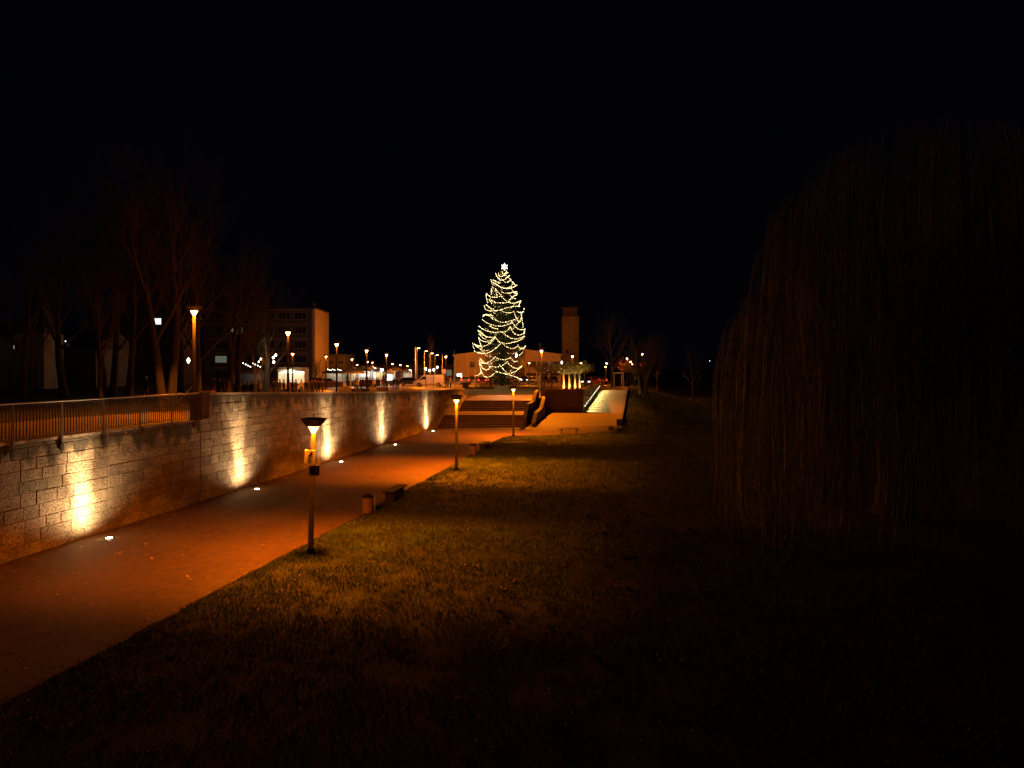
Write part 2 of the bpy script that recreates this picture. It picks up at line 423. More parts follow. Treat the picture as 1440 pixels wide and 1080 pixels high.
# ============================================================ RETAINING WALL (left)
def wtop(Y):
    if Y < 29.0: return 3.3
    return pw([(29, 4.38), (40, 4.02), (52, 3.62), (65, 3.3), (74.8, 3.12)], Y)
def wp(Y, z, off): return Vector((WX(Y), Y, z))+NN*off
rnd = random.Random(4)
wall = root('retaining_wall', 'long pale ashlar stone retaining wall with black stained top, washed by ground uplights', 'wall', (WX(20), 20, 0))
wl = Vector(wall.location)
bk = MB(); uvs = []
rows = []; z = 0.0
while z < 4.5:
    h = rnd.choice([.33, .35, .37, .39]); rows.append((z, z+h)); z += h
joints = [8.0, 14.2, 23.9, 29.0, 40.2, 52.0, 63.5, 74.8]
def block(y0, y1, z0, z1, dep):
    t0, t1 = min(z1, wtop(y0+.01)-.0), min(z1, wtop(y1-.01))
    if min(t0, t1)-z0 < .05: return
    g = .007; e = .012; tn = rnd.uniform(.72, 1.2); tone = (tn*rnd.uniform(.97, 1.03), tn, tn*rnd.uniform(.92, 1.04))
    o = [(y0+g, z0+g), (y1-g, z0+g), (y1-g, t1-g), (y0+g, t0-g)]
    i = [(y0+g+e, z0+g+e), (y1-g-e, z0+g+e), (y1-g-e, t1-g-e), (y0+g+e, t0-g-e)]
    b = [wp(a, c, -.02)-wl for a, c in o]; d = [wp(a, c, dep)-wl for a, c in i]; q = [wp(a, c, dep-.014)-wl for a, c in o]
    k = len(bk.v)
    bk.v += [tuple(v) for v in b+q+d]
    fs = [(8, 9, 10, 11)]
    for a in range(4):
        c = (a+1) % 4; fs += [(a, c, 4+c, 4+a), (4+a, 4+c, 8+c, 8+a)]
    bk.f += [tuple(k+n for n in f) for f in fs]; bk.t += [tone]*len(fs)
for za, zb in rows:
    for ja, jb in zip(joints, joints[1:]):
        y = ja+.012
        while y < jb-.02:
            w_ = rnd.choice([.55, .65, .75, .9, 1.0, 1.15])
            e = y+w_
            if e > jb-.4: e = jb-.012
            block(y, e, za, zb, rnd.uniform(.0, .016)); y = e
bo = bk.build('stone_facing', 'ashlar', wall)
uvl = bo.data.uv_layers.new(name='wallmap')
for lp in bo.data.loops:
    v = bo.data.vertices[lp.vertex_index].co+wl; uvl.data[lp.index].uv = (v.y, wtop(v.y)-v.z)
cm = MB()
for a, b in ((4, 28.98), (29.0, 40), (40, 52), (52, 65), (65, 74.8)):
    ta, tb = wtop(a+.01), wtop(b-.01)
    bb = [wp(a, -.3, -.006)-wl, wp(a, -.3, -.48)-wl, wp(b, -.3, -.48)-wl, wp(b, -.3, -.006)-wl]
    tt = [wp(a, ta-.02, -.006)-wl, wp(a, ta-.02, -.48)-wl, wp(b, tb-.02, -.48)-wl, wp(b, tb-.02, -.006)-wl]
    cm.hexa([bb[i] for i in (0, 3, 2, 1)], [tt[i] for i in (0, 3, 2, 1)])
cm.build('core', 'mortar', wall)
cp = MB()
for ja, jb in zip(joints, joints[1:]):
    n = int((jb-ja)/1.5)
    for i in range(n):
        a, b = lerp(ja, jb, i/n)+.006, lerp(ja, jb, (i+1)/n)-.006
        ta, tb = wtop(a+.02), wtop(b-.02)
        o = [(.045, 0), (-.5, 0)]
        bb = [wp(a, ta-.005, .045)-wl, wp(b, tb-.005, .045)-wl, wp(b, tb-.005, -.5)-wl, wp(a, ta-.005, -.5)-wl]
        tt = [v+Vector((0, 0, .085)) for v in bb]
        tn = rnd.uniform(.7, 1.1); cp.hexa(bb, tt, tn)
M['coping'] = pm('coping stone', (.2, .155, .11), .85, .45, 4, .4, attr=True)
cp.build('coping', 'coping', wall, bevel=.008)

# ============================================================ IRON FENCE on the low wall
fn = root('iron_fence', 'dark iron railing of close upright bars on the low part of the stone wall', 'fence', (WX(20), 20, 3.3))
fl = Vector(fn.location)
fy = [14.9, 16.65, 18.4, 20.14, 21.87, 23.6, 25.35, 27.1, 28.8]
def fz(Y): return 4.42
for i, y in enumerate(fy):
    p = MB(); c = wp(y, 3.65, .075)-fl
    p.box(c+Vector((0, 0, .0)), (.03, .07, 1.62), YAW); p.box(c+Vector((0, 0, -.62)), (.05, .14, .2), YAW)
    for dz in (-.68, -.56): p.tube([c+Vector((0, 0, dz))-NN*.0, c+Vector((0, 0, dz))+NN*.045], .014, 6)
    p.build('post', 'iron', fn)
for a, b in zip(fy, fy[1:]):
    p = MB(); n = 15
    for k in range(1, n):
        y = lerp(a, b, k/n); p.box(wp(y, 3.93, .075)-fl, (.034, .010, .94), YAW)
    for z in (3.46, 4.39):
        q = wp((a+b)/2, z, .075)-fl; p.box(q, (.042, (b-a)*1.013-.03, .014), YAW)
    p.build('bar_panel', 'iron', fn)
p = MB(); p.tube([wp(14.9, 4.465, .075)-fl, wp(28.9, 4.44, .075)-fl], .026, 8); p.build('top_rail', 'steel', fn)
# ribbed end panel closing the fence
p = MB()
for k in range(7): p.box(wp(28.9+k*.085, 3.93, .12)-fl, (.05, .035, 1.12), YAW)
p.box(wp(29.14, 3.38, .12)-fl, (.09, .6, .05), YAW); p.box(wp(29.14, 4.47, .12)-fl, (.09, .6, .05), YAW); p.box(wp(29.14, 3.93, .075)-fl, (.02, .56, 1.05), YAW)
p.build('end_panel', 'iron_rust', fn)

# ============================================================ GROUND UPLIGHTS
upd = [(22.7, -12.86), (31.8, -11.4), (41.0, -9.85), (50.0, -8.2), (60.8, -6.75)]
uplab = ['recessed square ground uplight nearest the viewer, below the railed part of the wall',
         'recessed ground uplight second from the viewer, just past the end of the iron fence',
         'recessed ground uplight on the path right behind the nearest lamp post with the sign',
         'recessed ground uplight fourth along the wall, one before the stairs',
         'recessed ground uplight at the foot of the stairs, farthest along the wall']
upg = None
for i, (y, x) in enumerate(upd):
    if upg is None:
        u = root('ground_uplight', uplab[0], 'ground light', (x, y, .006), YAW, 'uplights set in the path along the wall')
        q = MB(); q.box((0, 0, .008), (.6, .6, .016)); q.build('steel_frame', 'steel', u, bevel=.004)
        q = MB(); q.lathe([(.17, .016), (.17, .03), (.15, .034)], n=24); q.build('trim_ring', 'iron', u)
        q = MB(); q.lathe([(.1, .034), (.09, .044), (.05, .052), (.01, .054)], n=20); q.build('lens', 'uplight_lens', u, True)
        upg = u
    else:
        u = copy_tree(upg); place(u, (x, y, .006), YAW, uplab[i])
    wy = y+.15; foot = wp(wy, 0, 0); src = Vector((x, y, .12))
    k = (1.0, .85, 1.1, .92, 1.0)[i]
    spot('uplight_beam', src, wp(wy-.05, 1.05, 0), 1000*k, WARM, R(48), 1, None, .02)
    spot('uplight_column', src, wp(wy-.35, 3.6, 0), 2900*k, WARM, R(40), 1, None, .02)
    spot('uplight_beam', src, wp(wy-.15, 1.7, 0), 1250*k, WARM, R(36), 1, None, .02)
    spot('uplight_wash', src, wp(wy-.1, 2.6, 0), 800*k, WARM, R(152), 1, None, .03)

# ============================================================ STREET LAMPS
def lamp_parts(rt, h, bowlmat, hat=True, rz=0):
    q = MB(); q.lathe([(.115, 0), (.115, .12), (.085, .16), (.074, h-.54), (.045, h-.50), (.045, h-.45)], n=14); q.build('pole', 'iron', rt, True)
    q = MB(); q.lathe([(.055, h-.45), (.08, h-.4), (.155, h-.255), (.16, h-.25)], n=16); q.build('glass_bowl', bowlmat, rt, True)
    q = MB()
    q.lathe([(.23, h-.245), (.4, h-.035), (.4, h-.01), (.05, h+.02)], n=4, rz=PI/4); q.build('shade', 'iron', rt)
    q = MB(); q.tube([(0, 0, h+.02), (0, 0, h+.12)], .02, 6); q.build('finial', 'iron', rt)
lamps = [(21.0, -5.95, 'path lamp post nearest the viewer, with square white sign, square shade and dark band'),
         (37.9, -2.96, 'path lamp post in the middle of the row between the two litter bins'),
         (56.1, .11, 'path lamp post farthest along the lawn edge, at the corner before the stairs')]
for i, (y, x, lb) in enumerate(lamps):
    if i == 0:
        L0 = root('path_lamp', lb, 'lamp post', (x, y, 0), YAW, 'lamp posts along the lawn edge'); lamp_parts(L0, 4.0, 'bowl')
        lt = L0
    else:
        lt = copy_tree(L0); place(lt, (x, y, 0), YAW, lb)
    if i == 0: lt.rotation_euler = (0, R(1.5), YAW)
    o = lamp_light('sodium_light', (0, 0, 3.70), 5400, (1.0, .195, .003), lt, omni=.26, rz=0, rad=.13, cut=(.9, 1.85), cut2=(1.1, 3.2), pool=.6)
# sign and band only on the first lamp
q = MB(); q.box((-.03, -.115, 2.86), (.34, .014, .4)); sg = q.build('sign_plate', 'white_paint', L0, bevel=.006); sg.location = (0, -.02, 0); sg.rotation_euler = (0, 0, 0)
for v in sg.data.vertices: v.co.y += (v.co.z-2.86)*.12
q = MB()
q.box((-.02, -.1245, 2.93), (.035, .004, .13), rot=Matrix.Rotation(R(35), 3, 'Y')); 
q.add([(.055, -.1265, 3.0), (-.035, -.1265, 3.0), (.04, -.1265, 2.92)], [(0, 1, 2)])
q.box((-.055, -.1245, 2.84), (.014, .004, .05), rot=Matrix.Rotation(R(-20), 3, 'Y')); q.box((.0, -.1245, 2.75), (.012, .004, .09)); q.box((-.03, -.1245, 2.745), (.012, .004, .07), rot=Matrix.Rotation(R(25), 3, 'Y'))
q.v = [(a, b+(c-2.86)*.12, c) for a, b, c in q.v]
q.build('arrow_mark', pm('sign black', (.02, .02, .02), .6), sg)
q = MB(); q.lathe([(.105, 2.3), (.115, 2.32), (.115, 2.6), (.105, 2.62)], n=14); q.box((.13, -.02, 2.46), (.14, .1, .3)); bd = q.build('junction_box', 'iron', L0)
for z in (2.33, 2.55): q = MB(); q.lathe([(.119, z), (.12, z+.012)], n=14); q.build('clamp_ring', 'steel', bd)

# upper level lamps: (pixel x, head y, distance, light energy, label)
G_UP = 'lamp posts on the upper square'
up = [(273, 437, 34, 1100, 'tall upper lamp post behind the end of the iron fence, before the forked trees'),
      (405, 467, 49, 900, 'upper lamp post behind the wall in front of the white food booth'),
      (473.5, 483.5, 62, 1000, 'upper lamp post behind the wall between the apartment block and market canopy'),
      (515.5, 492.4, 74, 1000, 'upper lamp post above the crowd on the square, in front of the white tents'),
      (543.5, 498.5, 93, 1100, 'upper lamp post just right of the blue-white floodlight'),
      (761.5, 492.6, 81.3, 5000, 'lamp post behind the dark wall right of the christmas tree'),
      (627, 501, 114, 1200, 'lamp post right of the masts, beside the left end of the hall'),
      (411.5, 497, 86, 700, 'small lamp post above the roof of the white food booth'),
      (458.5, 501, 108, 900, 'lamp post at the right foot of the apartment block'),
      (495, 505, 128, 700, 'lamp post rising behind the market canopy post'),
      (805, 500.5, 104, 900, 'lamp post below the tower, above the pollarded trees'),
      (516.7, 508.8, 150, 0, 'distant lamp post just below the upper lamp over the crowd'),
      (523.7, 509.7, 155, 0, 'distant lamp post over the white tents left of the floodlight'),
      (502.3, 513, 160, 0, 'distant lamp post above the market canopy edge'),
      (552, 511.6, 150, 0, 'distant lamp post over the dark awning right of the floodlight'),
      (563, 513.2, 165, 0, 'distant lamp post right of the dark awning'),
      (573, 515, 175, 0, 'faint distant lamp post left of the tall masts'),
      (744, 510.5, 135, 500, 'short lamp post in front of the hall windows behind the parked cars'),
      (817, 510.7, 150, 0, 'distant lamp post right of the tower foot'),
      (853, 511, 150, 0, 'upper of two distant orange lamps at the head of the ramp'),
      (851.6, 516, 135, 300, 'lower of two orange lamps at the head of the ramp'),
      (903, 497, 112, 150, 'orange lamp post standing behind the many-stemmed tree'),
      (882, 503.6, 125, 450, 'lamp post shining through the orange leaves beside the shelter'),
      (886.8, 508.5, 140, 0, 'small distant lamp between the shelter and the many-stemmed tree'),
      (889.8, 511.8, 155, 0, 'lowest distant lamp left of the many-stemmed tree')]
protoU = root('street_lamp', up[0][4], 'lamp post', (0, 0, 0), 0, G_UP); lamp_parts(protoU, 5.0, 'bowl_far')
first = True
for (px, py, y, en, lb) in up:
    lt = protoU if first else copy_tree(protoU); first = False
    x = X(px, y); zt = Zp(py, y)+.25; gzz = HU(x, y) if x < 0 else (2.15 if y > 85 else 2.07)
    if px > 860: gzz = 2.1
    h = zt-gzz
    place(lt, (x, y, gzz), YAW, lb); lt.scale = (1+max(0, y-90)/260, 1+max(0, y-90)/260, h/5.0)
    if en: lamp_light('sodium_light', (x, y, zt-.36), en*(2.6 if y < 80 else 3), SODIUM, None, omni=.045 if y < 80 else .2, cut=(1.7, 3.2) if y < 70 else (2.0, 3.2), cut2=(.6, 1.1) if y < 70 else (1.2, 2.0) if px == 761.5 else (1.7, 3.6), back=(1.4, 2.6) if y < 70 or px == 761.5 else None, pool=.9, rad=.25 if y < 40 else .09, rz=YAW)
# one more lamp of the same row outside the left edge of the picture; it throws the fence's shadow on the path
lt = copy_tree(protoU); place(lt, (-18.2, 17.2, 3.3), YAW, 'upper lamp post behind the railing, beyond the left edge of the view'); lt.scale = (1, 1, 1)
lamp_light('sodium_light', (-18.2, 17.2, 8.0), 380, SODIUM, None, omni=.25, cut=(2.4, 3.4), rad=.03, rz=YAW)

# masts, flag poles
def mast(px, ytop, y, lb, lit=True, white=False, arm=.35):
    x = X(px, y); z0 = 2.15; h = Zp(ytop, y)-z0
    r = root('light_mast' if lit else 'flag_pole', lb, 'mast' if lit else 'flag pole', (x, y, z0), 0, 'lit masts in a row beside the van' if lit else 'bare poles among the masts')
    q = MB(); q.lathe([(.13, 0), (.13, .3), (.1, .35), (.055 if lit else .045, h)], n=10); q.build('pole', 'white_paint' if white else 'steel', r, True)
    if lit:
        q = MB(); q.tube([(0, 0, h-.12), (arm*.6, 0, h-.05)], .04, 6); q.box((arm, 0, h-.05), (.5, .24, .12)); a = q.build('lamp_arm', 'iron', r)
        q = MB(); q.box((arm+.02, -.03, h-.145), (.42, .22, .06)); q.build('lamp_panel', 'bowl_far', a)
    else:
        q = MB(); q.lathe([(.02, h), (.09, h+.08), (.02, h+.17)], n=8); q.build('finial', 'steel', r)
    return r
mast(586.5, 488.7, 128, 'tallest lit mast, leftmost of the row above the white van', True, True, .25)
mast(596.8, 492.8, 134, 'second lit mast from the left above the white van', True, False, .35)
mast(604.6, 496, 141, 'third lit mast from the left above the white van', True, False, .4)
mast(611.6, 498.5, 148, 'fourth lit mast from the left above the white van', True, False, .45)
mast(584.2, 489, 132, 'bare pole just left of the tallest lit mast', False)
mast(622, 498.5, 132, 'pale bare pole between the masts and the hall', False, True)
mast(639, 493.5, 126, 'bare pole at the left corner of the hall', False, True)
mast(668.5, 497, 108, 'thin white flag pole in front of the hall, left of the christmas tree', False, True)
mast(759.5, 484, 100, 'thin bare pole behind the lamp post right of the christmas tree', False)
for x, y in ((-17, 131), (-13, 140)): lamp_light('mast_light', (x, y, 9.0), 3200, SODIUM, None, omni=.3, cut=(2.4, 3.6), rad=.3)
# white globe lamps
gl = [(598.7, 518.6, 118, 'white globe lamp left of two above the van roof'), (610, 520, 119, 'white globe lamp right of two above the van roof'),
      (615, 516.5, 150, 'small white globe lamp beyond the van'), (726, 500, 118, 'bright white globe lamp shining at the right edge of the christmas tree'),
      (265, 507, 82, 'pale globe lamp between the forked trunks and the tall lamp post'), (790, 510, 140, 'white globe lamp left of the tower foot')]
gp = None
for px, py, y, lb in gl:
    x = X(px, y); z0 = HU(x, y) if x < -6 else 2.15; h = Zp(py, y)-z0
    if gp is None:
        gp = root('globe_lamp', lb, 'lamp post', (x, y, z0), 0, 'white globe lamps')
        q = MB(); q.lathe([(.06, 0), (.05, 2.7)], n=8); q.build('pole', 'iron', gp)
        q = MB(); q.lathe([(.05, 2.7), (.09, 2.76), (.15, 2.86), (.15, 2.96), (.09, 3.06), (.02, 3.11)], n=12); q.build('globe', 'white_lamp', gp, True); g = gp
    else: g = copy_tree(gp)
    place(g, (x, y, z0), 0, lb); g.scale = (1, 1, h/2.9)
plain_light('globe_light', (X(726, 117), 117, Zp(500, 117)), 60, (.95, 1, .9))
plain_light('globe_light', (X(265, 81.5), 81.5, Zp(507, 81.5)), 25, (.8, 1, .8))
# bluish flood light on a tripod
y = 128; x = X(536, y); fr = root('flood_light', 'dazzling blue-white floodlight on a stand in the market', 'floodlight', (x, y, 2.15))
h = Zp(520.6, y)-2.15
q = MB(); q.tube([(0, 0, .9), (0, 0, h-.1)], .03, 6); q.build('stand', 'steel', fr)
for k in range(3):
    q = MB(); a = k*2*PI/3; q.tube([(0, 0, 1.0), (.6*cos(a), .6*sin(a), 0)], .02, 5); q.build('leg', 'steel', fr)
q = MB(); q.box((0, 0, h), (.7, .12, .5)); hd = q.build('housing', 'iron', fr)
q = MB(); q.box((0, -.075, h), (.62, .03, .42)); q.build('led_panel', 'led', hd)
plain_light('led_light', (x, y-.4, h+2.15), 900, (.7, .85, 1), .2)

# ============================================================ STAIRS
def SXL(y): return -7.2+.168*(y-64.6)
def SXR(y): return pw([(64, .9), (67.1, 1.3), (72.6, 2.0), (76, 2.6)], y)
st = root('stairs', 'broad stone stairs in two flights climbing from the path to the plaza', 'stairs', (0, 64.8, 0))
sl = Vector(st.location)
def flight(name, y0, z0, n, rise, run, back):
    q = MB(); t = MB()
    for i in range(n):
        ya = y0+i*run; zb = z0+(i+1)*rise
        yb = ya+run if i < n-1 else back
        def cr(mm, a, b, za, zb_):
            mm.hexa([(SXL(a)+.02, a-sl.y, za), (SXR(a), a-sl.y, za), (SXR(b), b-sl.y, za), (SXL(b)+.02, b-sl.y, za)],
                    [(SXL(a)+.02, a-sl.y, zb_), (SXR(a), a-sl.y, zb_), (SXR(b), b-sl.y, zb_), (SXL(b)+.02, b-sl.y, zb_)])
        cr(q, ya, yb, -.3 if i == 0 else zb-2*rise+.002, zb-.05)
        cr(t, ya-.03, yb-.002, zb-.049, zb)
    q.build(name, 'riser', st); t.build('treads', 'stone_step', st, bevel=.008)
flight('lower_flight', 64.8, 0, 6, .1667, .37, 72.6)
flight('upper_flight', 72.6, 1.0, 6, .1667, .35, 75.2)
def sprof(y): return pw([(64.8, 0), (67.0, 1.0), (72.6, 1.0), (74.7, 2.0), (76, 2.0)], y)
# side parapet right of the stairs (two leaves)
def leaf(label, off0, off1, dz, ys, mat, y_end):
    r = root('stair_parapet', label, 'parapet', (SXR(64.5), 64.5, 0)); rl = Vector(r.location)
    q = MB(); t = MB()
    for a, b in zip(ys, ys[1:]):
        za, zb = sprof(a)+dz, sprof(b)+dz
        for mm, lo0, lo1, hi0, hi1, o0, o1 in ((q, -.3, -.3, za, zb, off0, off1), (t, za+.001, zb+.001, za+.07, zb+.07, off0-.03, off1+.03)):
            mm.hexa([Vector((SXR(a)+o0, a, lo0))-rl, Vector((SXR(a)+o1, a, lo0))-rl, Vector((SXR(b)+o1, b, lo1))-rl, Vector((SXR(b)+o0, b, lo1))-rl],
                    [Vector((SXR(a)+o0, a, hi0))-rl, Vector((SXR(a)+o1, a, hi0))-rl, Vector((SXR(b)+o1, b, hi1))-rl, Vector((SXR(b)+o0, b, hi1))-rl])
    q.build('wall_leaf', mat, r); t.build('capping', 'concrete', r)  # capping paler than sides: lamplight on the tops put into the colours
leaf('dark inner parapet stepping up beside the stairs, lit along its sloping top', .03, .3, .95, [64.8, 67.0, 72.4, 74.5, 76.2], 'dark_concrete', 76)
leaf('lower outer cheek wall right of the stair parapet beside the forecourt', .75, 1.05, .12, [65.2, 67.6, 72.8, 75.0, 80.1], 'dark_concrete', 80)
# left hand rail on the wall side of the stairs
r = root('handrail', 'thin dark handrail climbing the left wall of the stairs', 'handrail', (SXL(64.6), 64.6, 0)); rl = Vector(r.location)
q = MB(); pts = [Vector((SXL(y)+.75, y, sprof(y)+.95))-rl for y in (64.2, 64.8, 67.0, 72.4, 74.8, 75.4)]
q.tube(pts, .03, 6); q.build('rail', 'iron', r)
for y in (64.8, 67, 69.7, 72.5, 74.8):
    q = MB(); q.tube([Vector((SXL(y)+.75, y, sprof(y)))-rl, Vector((SXL(y)+.75, y, sprof(y)+.95))-rl], .022, 6); q.build('post', 'iron', r)
# dark wall facing the forecourt + lit ramp wall
def brickwall(name, label, a, b, za, zb, z0, mat, thick=.4, cap=True):
    a, b = Vector((*a, 0)), Vector((*b, 0)); u = (b-a).normalized(); n = Vector((u.y, -u.x, 0)); Ln = (b-a).length
    r = root(name, label, 'wall', (a.x, a.y, 0)); q = MB(); rr = random.Random(9)
    z = z0; k = 0
    while z < max(za, zb)-.02:
        h = .34; s = -(k % 2)*.5; k += 1
        while s < Ln:
            w_ = rr.choice([.9, 1.1, 1.3]); s0, s1 = max(0, s), min(Ln, s+w_)
            if s1-s0 > .03:
                t0, t1 = lerp(za, zb, s0/Ln), lerp(za, zb, s1/Ln)
                c0, c1 = min(z+h-.018, t0), min(z+h-.018, t1)
                if c0 > z+.02:
                    p0, p1 = u*s0+n*(.015+rr.uniform(0, .012)), u*(s1-.018)+n*(.015+rr.uniform(0, .012))
                    q.hexa([p0+Vector((0, 0, z)), p1+Vector((0, 0, z)), p1-n*.06+Vector((0, 0, z)), p0-n*.06+Vector((0, 0, z))],
                           [p0+Vector((0, 0, c0)), p1+Vector((0, 0, c1)), p1-n*.06+Vector((0, 0, c1)), p0-n*.06+Vector((0, 0, c0))], rr.uniform(.7, 1.15))
            s += w_
        z += h
    q.build('stone_facing', mat, r)
    q = MB(); q.hexa([Vector((0, 0, z0-.3)), u*Ln+Vector((0, 0, z0-.3)), u*Ln-n*thick+Vector((0, 0, z0-.3)), -n*thick+Vector((0, 0, z0-.3))],
                     [Vector((0, 0, za-.01)), u*Ln+Vector((0, 0, zb-.01)), u*Ln-n*thick+Vector((0, 0, zb-.01)), -n*thick+Vector((0, 0, za-.01))])
    q.build('core', 'mortar', r)
    if cap:
        q = MB(); q.hexa([n*.05+Vector((0, 0, za)), u*Ln+n*.05+Vector((0, 0, zb)), u*Ln-n*(thick+.03)+Vector((0, 0, zb)), -n*(thick+.03)+Vector((0, 0, za))],
                         [n*.05+Vector((0, 0, za+.07)), u*Ln+n*.05+Vector((0, 0, zb+.07)), u*Ln-n*(thick+.03)+Vector((0, 0, zb+.07)), -n*(thick+.03)+Vector((0, 0, za+.07))])
        q.build('coping', 'dark_concrete', r)
    return r
M['brown_stone'] = pm('brown stone', (.13, .09, .06), .85, .3, 4, .4, attr=True)
M['pale_stone'] = pm('pale stone', (.32, .28, .2), .85, .2, 4, .4, attr=True)
brickwall('forecourt_wall', 'dark brown stone wall facing the forecourt, right of the stairs', (3.3, 80.0), (8.0, 80.0), 2.95, 2.95, 0, 'brown_stone')
rw = brickwall('ramp_wall', 'pale stone wall along the left of the ramp with a row of small lights', (8.0, 80.0), (13.35, 108.0), 2.95, 2.95, -.1, 'pale_stone')
u = (Vector((13.35, 108, 0))-Vector((8, 80, 0))).normalized(); n_ = Vector((u.y, -u.x, 0))
rlite = root('ramp_light', 'x', 'wall light'); bpy.data.objects.remove(rlite)
for k in range(11):
    s = 1.3+k*2.45; y = 80+u.y*s; x = 8+u.x*s; z = ramp_z(y)+.62
    q = MB(); q.box(u*s+n_*.06+Vector((0, 0, z)), (.06, .36, .2), -math.atan2(u.x, u.y)); w_ = q.build('wall_light', 'iron', rw)
    q = MB(); q.box(u*s+n_*.1+Vector((0, 0, z-.01)), (.025, .2, .12), -math.atan2(u.x, u.y)); q.build('lens', em('ramp lens', (1, .92, .55), 8) if k == 0 else bpy.data.materials['ramp lens'], w_)
    base = Vector((x, y, z))+n_*.2
    spot('ramp_beam', base, base+n_*1.3+Vector((0, 0, -1.0)), 950, (1, .72, .28), R(92), 1.0, None, .05)
# bright post at the head of the ramp wall
# kerb wall on the right of the ramp
kr = root('ramp_kerb', 'low pale kerb wall edging the right side of the ramp', 'kerb', (9.9, 67, 0)); kl = Vector(kr.location); q = MB()
ky = [67, 72, 76, 80, 86, 92, 98, 104, 108]
for a, b in zip(ky, ky[1:]):
    xa, xb = 9.62+.178*(a-65.4), 9.62+.178*(b-65.4); za, zb = ramp_z(a)+.3, ramp_z(b)+.3
    q.hexa([Vector((xa, a, za-.7))-kl, Vector((xa+.4, a, za-.7))-kl, Vector((xb+.4, b, zb-.7))-kl, Vector((xb, b, zb-.7))-kl],
           [Vector((xa, a, za))-kl, Vector((xa+.4, a, za))-kl, Vector((xb+.4, b, zb))-kl, Vector((xb, b, zb))-kl])
q.build('kerb_body', 'concrete', kr)
q = MB(); q.box(Vector((10.1, 66.9, .28))-kl, (.55, .5, .6)); q.build('end_block', 'dark_concrete', kr, bevel=.02)
# plaza front edge kerb (behind the plaza lawn)
q = MB(); q.box((0, 0, .12), (19, .4, .34)); o = q.build('plaza_kerb', 'dark_concrete', None, bevel=.02, loc=(2.2, 109, 2.15)); tag(o, 'long low dark kerb crossing the plaza in front of the christmas tree', 'kerb')

# ============================================================ BENCHES, BINS
def bench(label, loc, rz):
    r = root('bench', label, 'bench', loc, rz, 'flat wooden benches along the lawn edge')
    q = MB()
    for k in range(3): q.box((-.17+k*.17, 0, .44), (.155, 1.85, .06))
    q.build('seat', 'wood', r, bevel=.008)
    for s in (-1, 1):
        q = MB(); q.box((0, s*.62, .205), (.38, .1, .41)); q.build('leg', 'dark_concrete', r, bevel=.008)
    return r
b0 = bench('dark wooden bench nearest the viewer, just past the first litter bin', (X(555, 29.6), 29.6, 0), YAW)
for loc, rz, lb in (((X(681.5, 47.2), 47.2, 0), YAW, 'dark wooden bench beside the second litter bin, farther along the path'),
                    ((X(800, 58.2), 58.2, .0), PI/2+.03, 'long low bench seen side-on in front of the forecourt'),
                    ((X(859, 59.5), 59.5, .02), YAW+.02, 'bench seen end-on at the near end of the ramp kerb')):
    c = copy_tree(b0); place(c, loc, rz, lb)
def bin_(label, loc, rz):
    r = root('litter_bin', label, 'litter bin', loc, rz, 'litter bins on posts')
    q = MB(); q.lathe([(.19, .05), (.205, .07), (.205, .6), (.2, .62)], n=20); q.build('body', 'bin', r, True)
    q = MB(); q.lathe([(.215, .62), (.215, .7), (.15, .725), (.14, .66)], n=20); q.build('lid', 'iron', r, False)
    q = MB(); q.tube([(.29, -.02, -.02), (.29, -.02, .76)], .035, 10); q.build('post', 'steel', r, True)
    q = MB(); q.box((.235, -.02, .5), (.1, .03, .04)); q.box((.235, -.02, .2), (.1, .03, .04)); q.build('bracket', 'iron', r)
    return r
M['bin'] = pm('brown painted bin', (.27, .17, .11), .55, .2, 7, .1)
b1 = bin_('round brown litter bin with dark rim beside a post, nearest the viewer', (X(517, 26.6), 26.6, 0), YAW)
c = copy_tree(b1); place(c, (X(665.5, 44.2), 44.2, 0), YAW, 'round brown litter bin farther along, between two lamp posts')

# ============================================================ BUILDINGS
M['render_white'] = pm('pale rendered wall', (.5, .45, .38), .85, .12, .8, .2)
M['render_grey'] = pm('grey rendered wall', (.11, .105, .09), .85, .2, .6, .2)
M['render_dim'] = pm('dim old plaster', (.3, .28, .24), .9, .25, .5, .2)
M['cladding'] = pm('ribbed wall cladding', (.5, .42, .34), .7, .08, .5)
M['roof_dark'] = pm('dark roofing', (.05, .045, .045), .8, .3, 2, .3)
M['win_lit'] = em('lit window', (1, .88, .62), 3.0)
M['win_cool'] = em('cool lit window', (.85, .92, 1), 5)
M['win_dim'] = em('dim window', (.7, .85, .6), .12)
M['frame'] = pm('window frame', (.3, .29, .27), .6, .1, 5)

def window(rt, c, w, h, ax, glass='win_glass', nx=2, ny=1, fr='frame', sill=True):
    """ax 'x': window lies in the xz plane facing -y; 'y': in the yz plane facing +x"""
    q = MB(); c = Vector(c)
    def B(mm, u, z, du, dz, out, th):
        if ax == 'x': mm.box(c+Vector((u, -out, z)), (du, th, dz))
        else: mm.box(c+Vector((out, u, z)), (th, du, dz))
    t = .07
    B(q, 0, h/2-t/2, w, t, .02, .1); B(q, 0, -h/2+t/2, w, t, .02, .1)
    for s in (-1, 1): B(q, s*(w/2-t/2), 0, t, h-2*t, .02, .1)
    for i in range(1, nx): B(q, -w/2+w*i/nx, 0, .05, h-2*t, .015, .08)
    for i in range(1, ny): B(q, 0, -h/2+h*i/ny, w-2*t, .05, .012, .07)
    f = q.build('window', fr, rt)
    q = MB(); B(q, 0, 0, w-2*t, h-2*t, -.005, .04); q.build('pane', glass, f)
    if sill:
        q = MB(); B(q, 0, -h/2-.05, w+.2, .08, .06, .22); q.build('sill', 'frame', f)
    return f
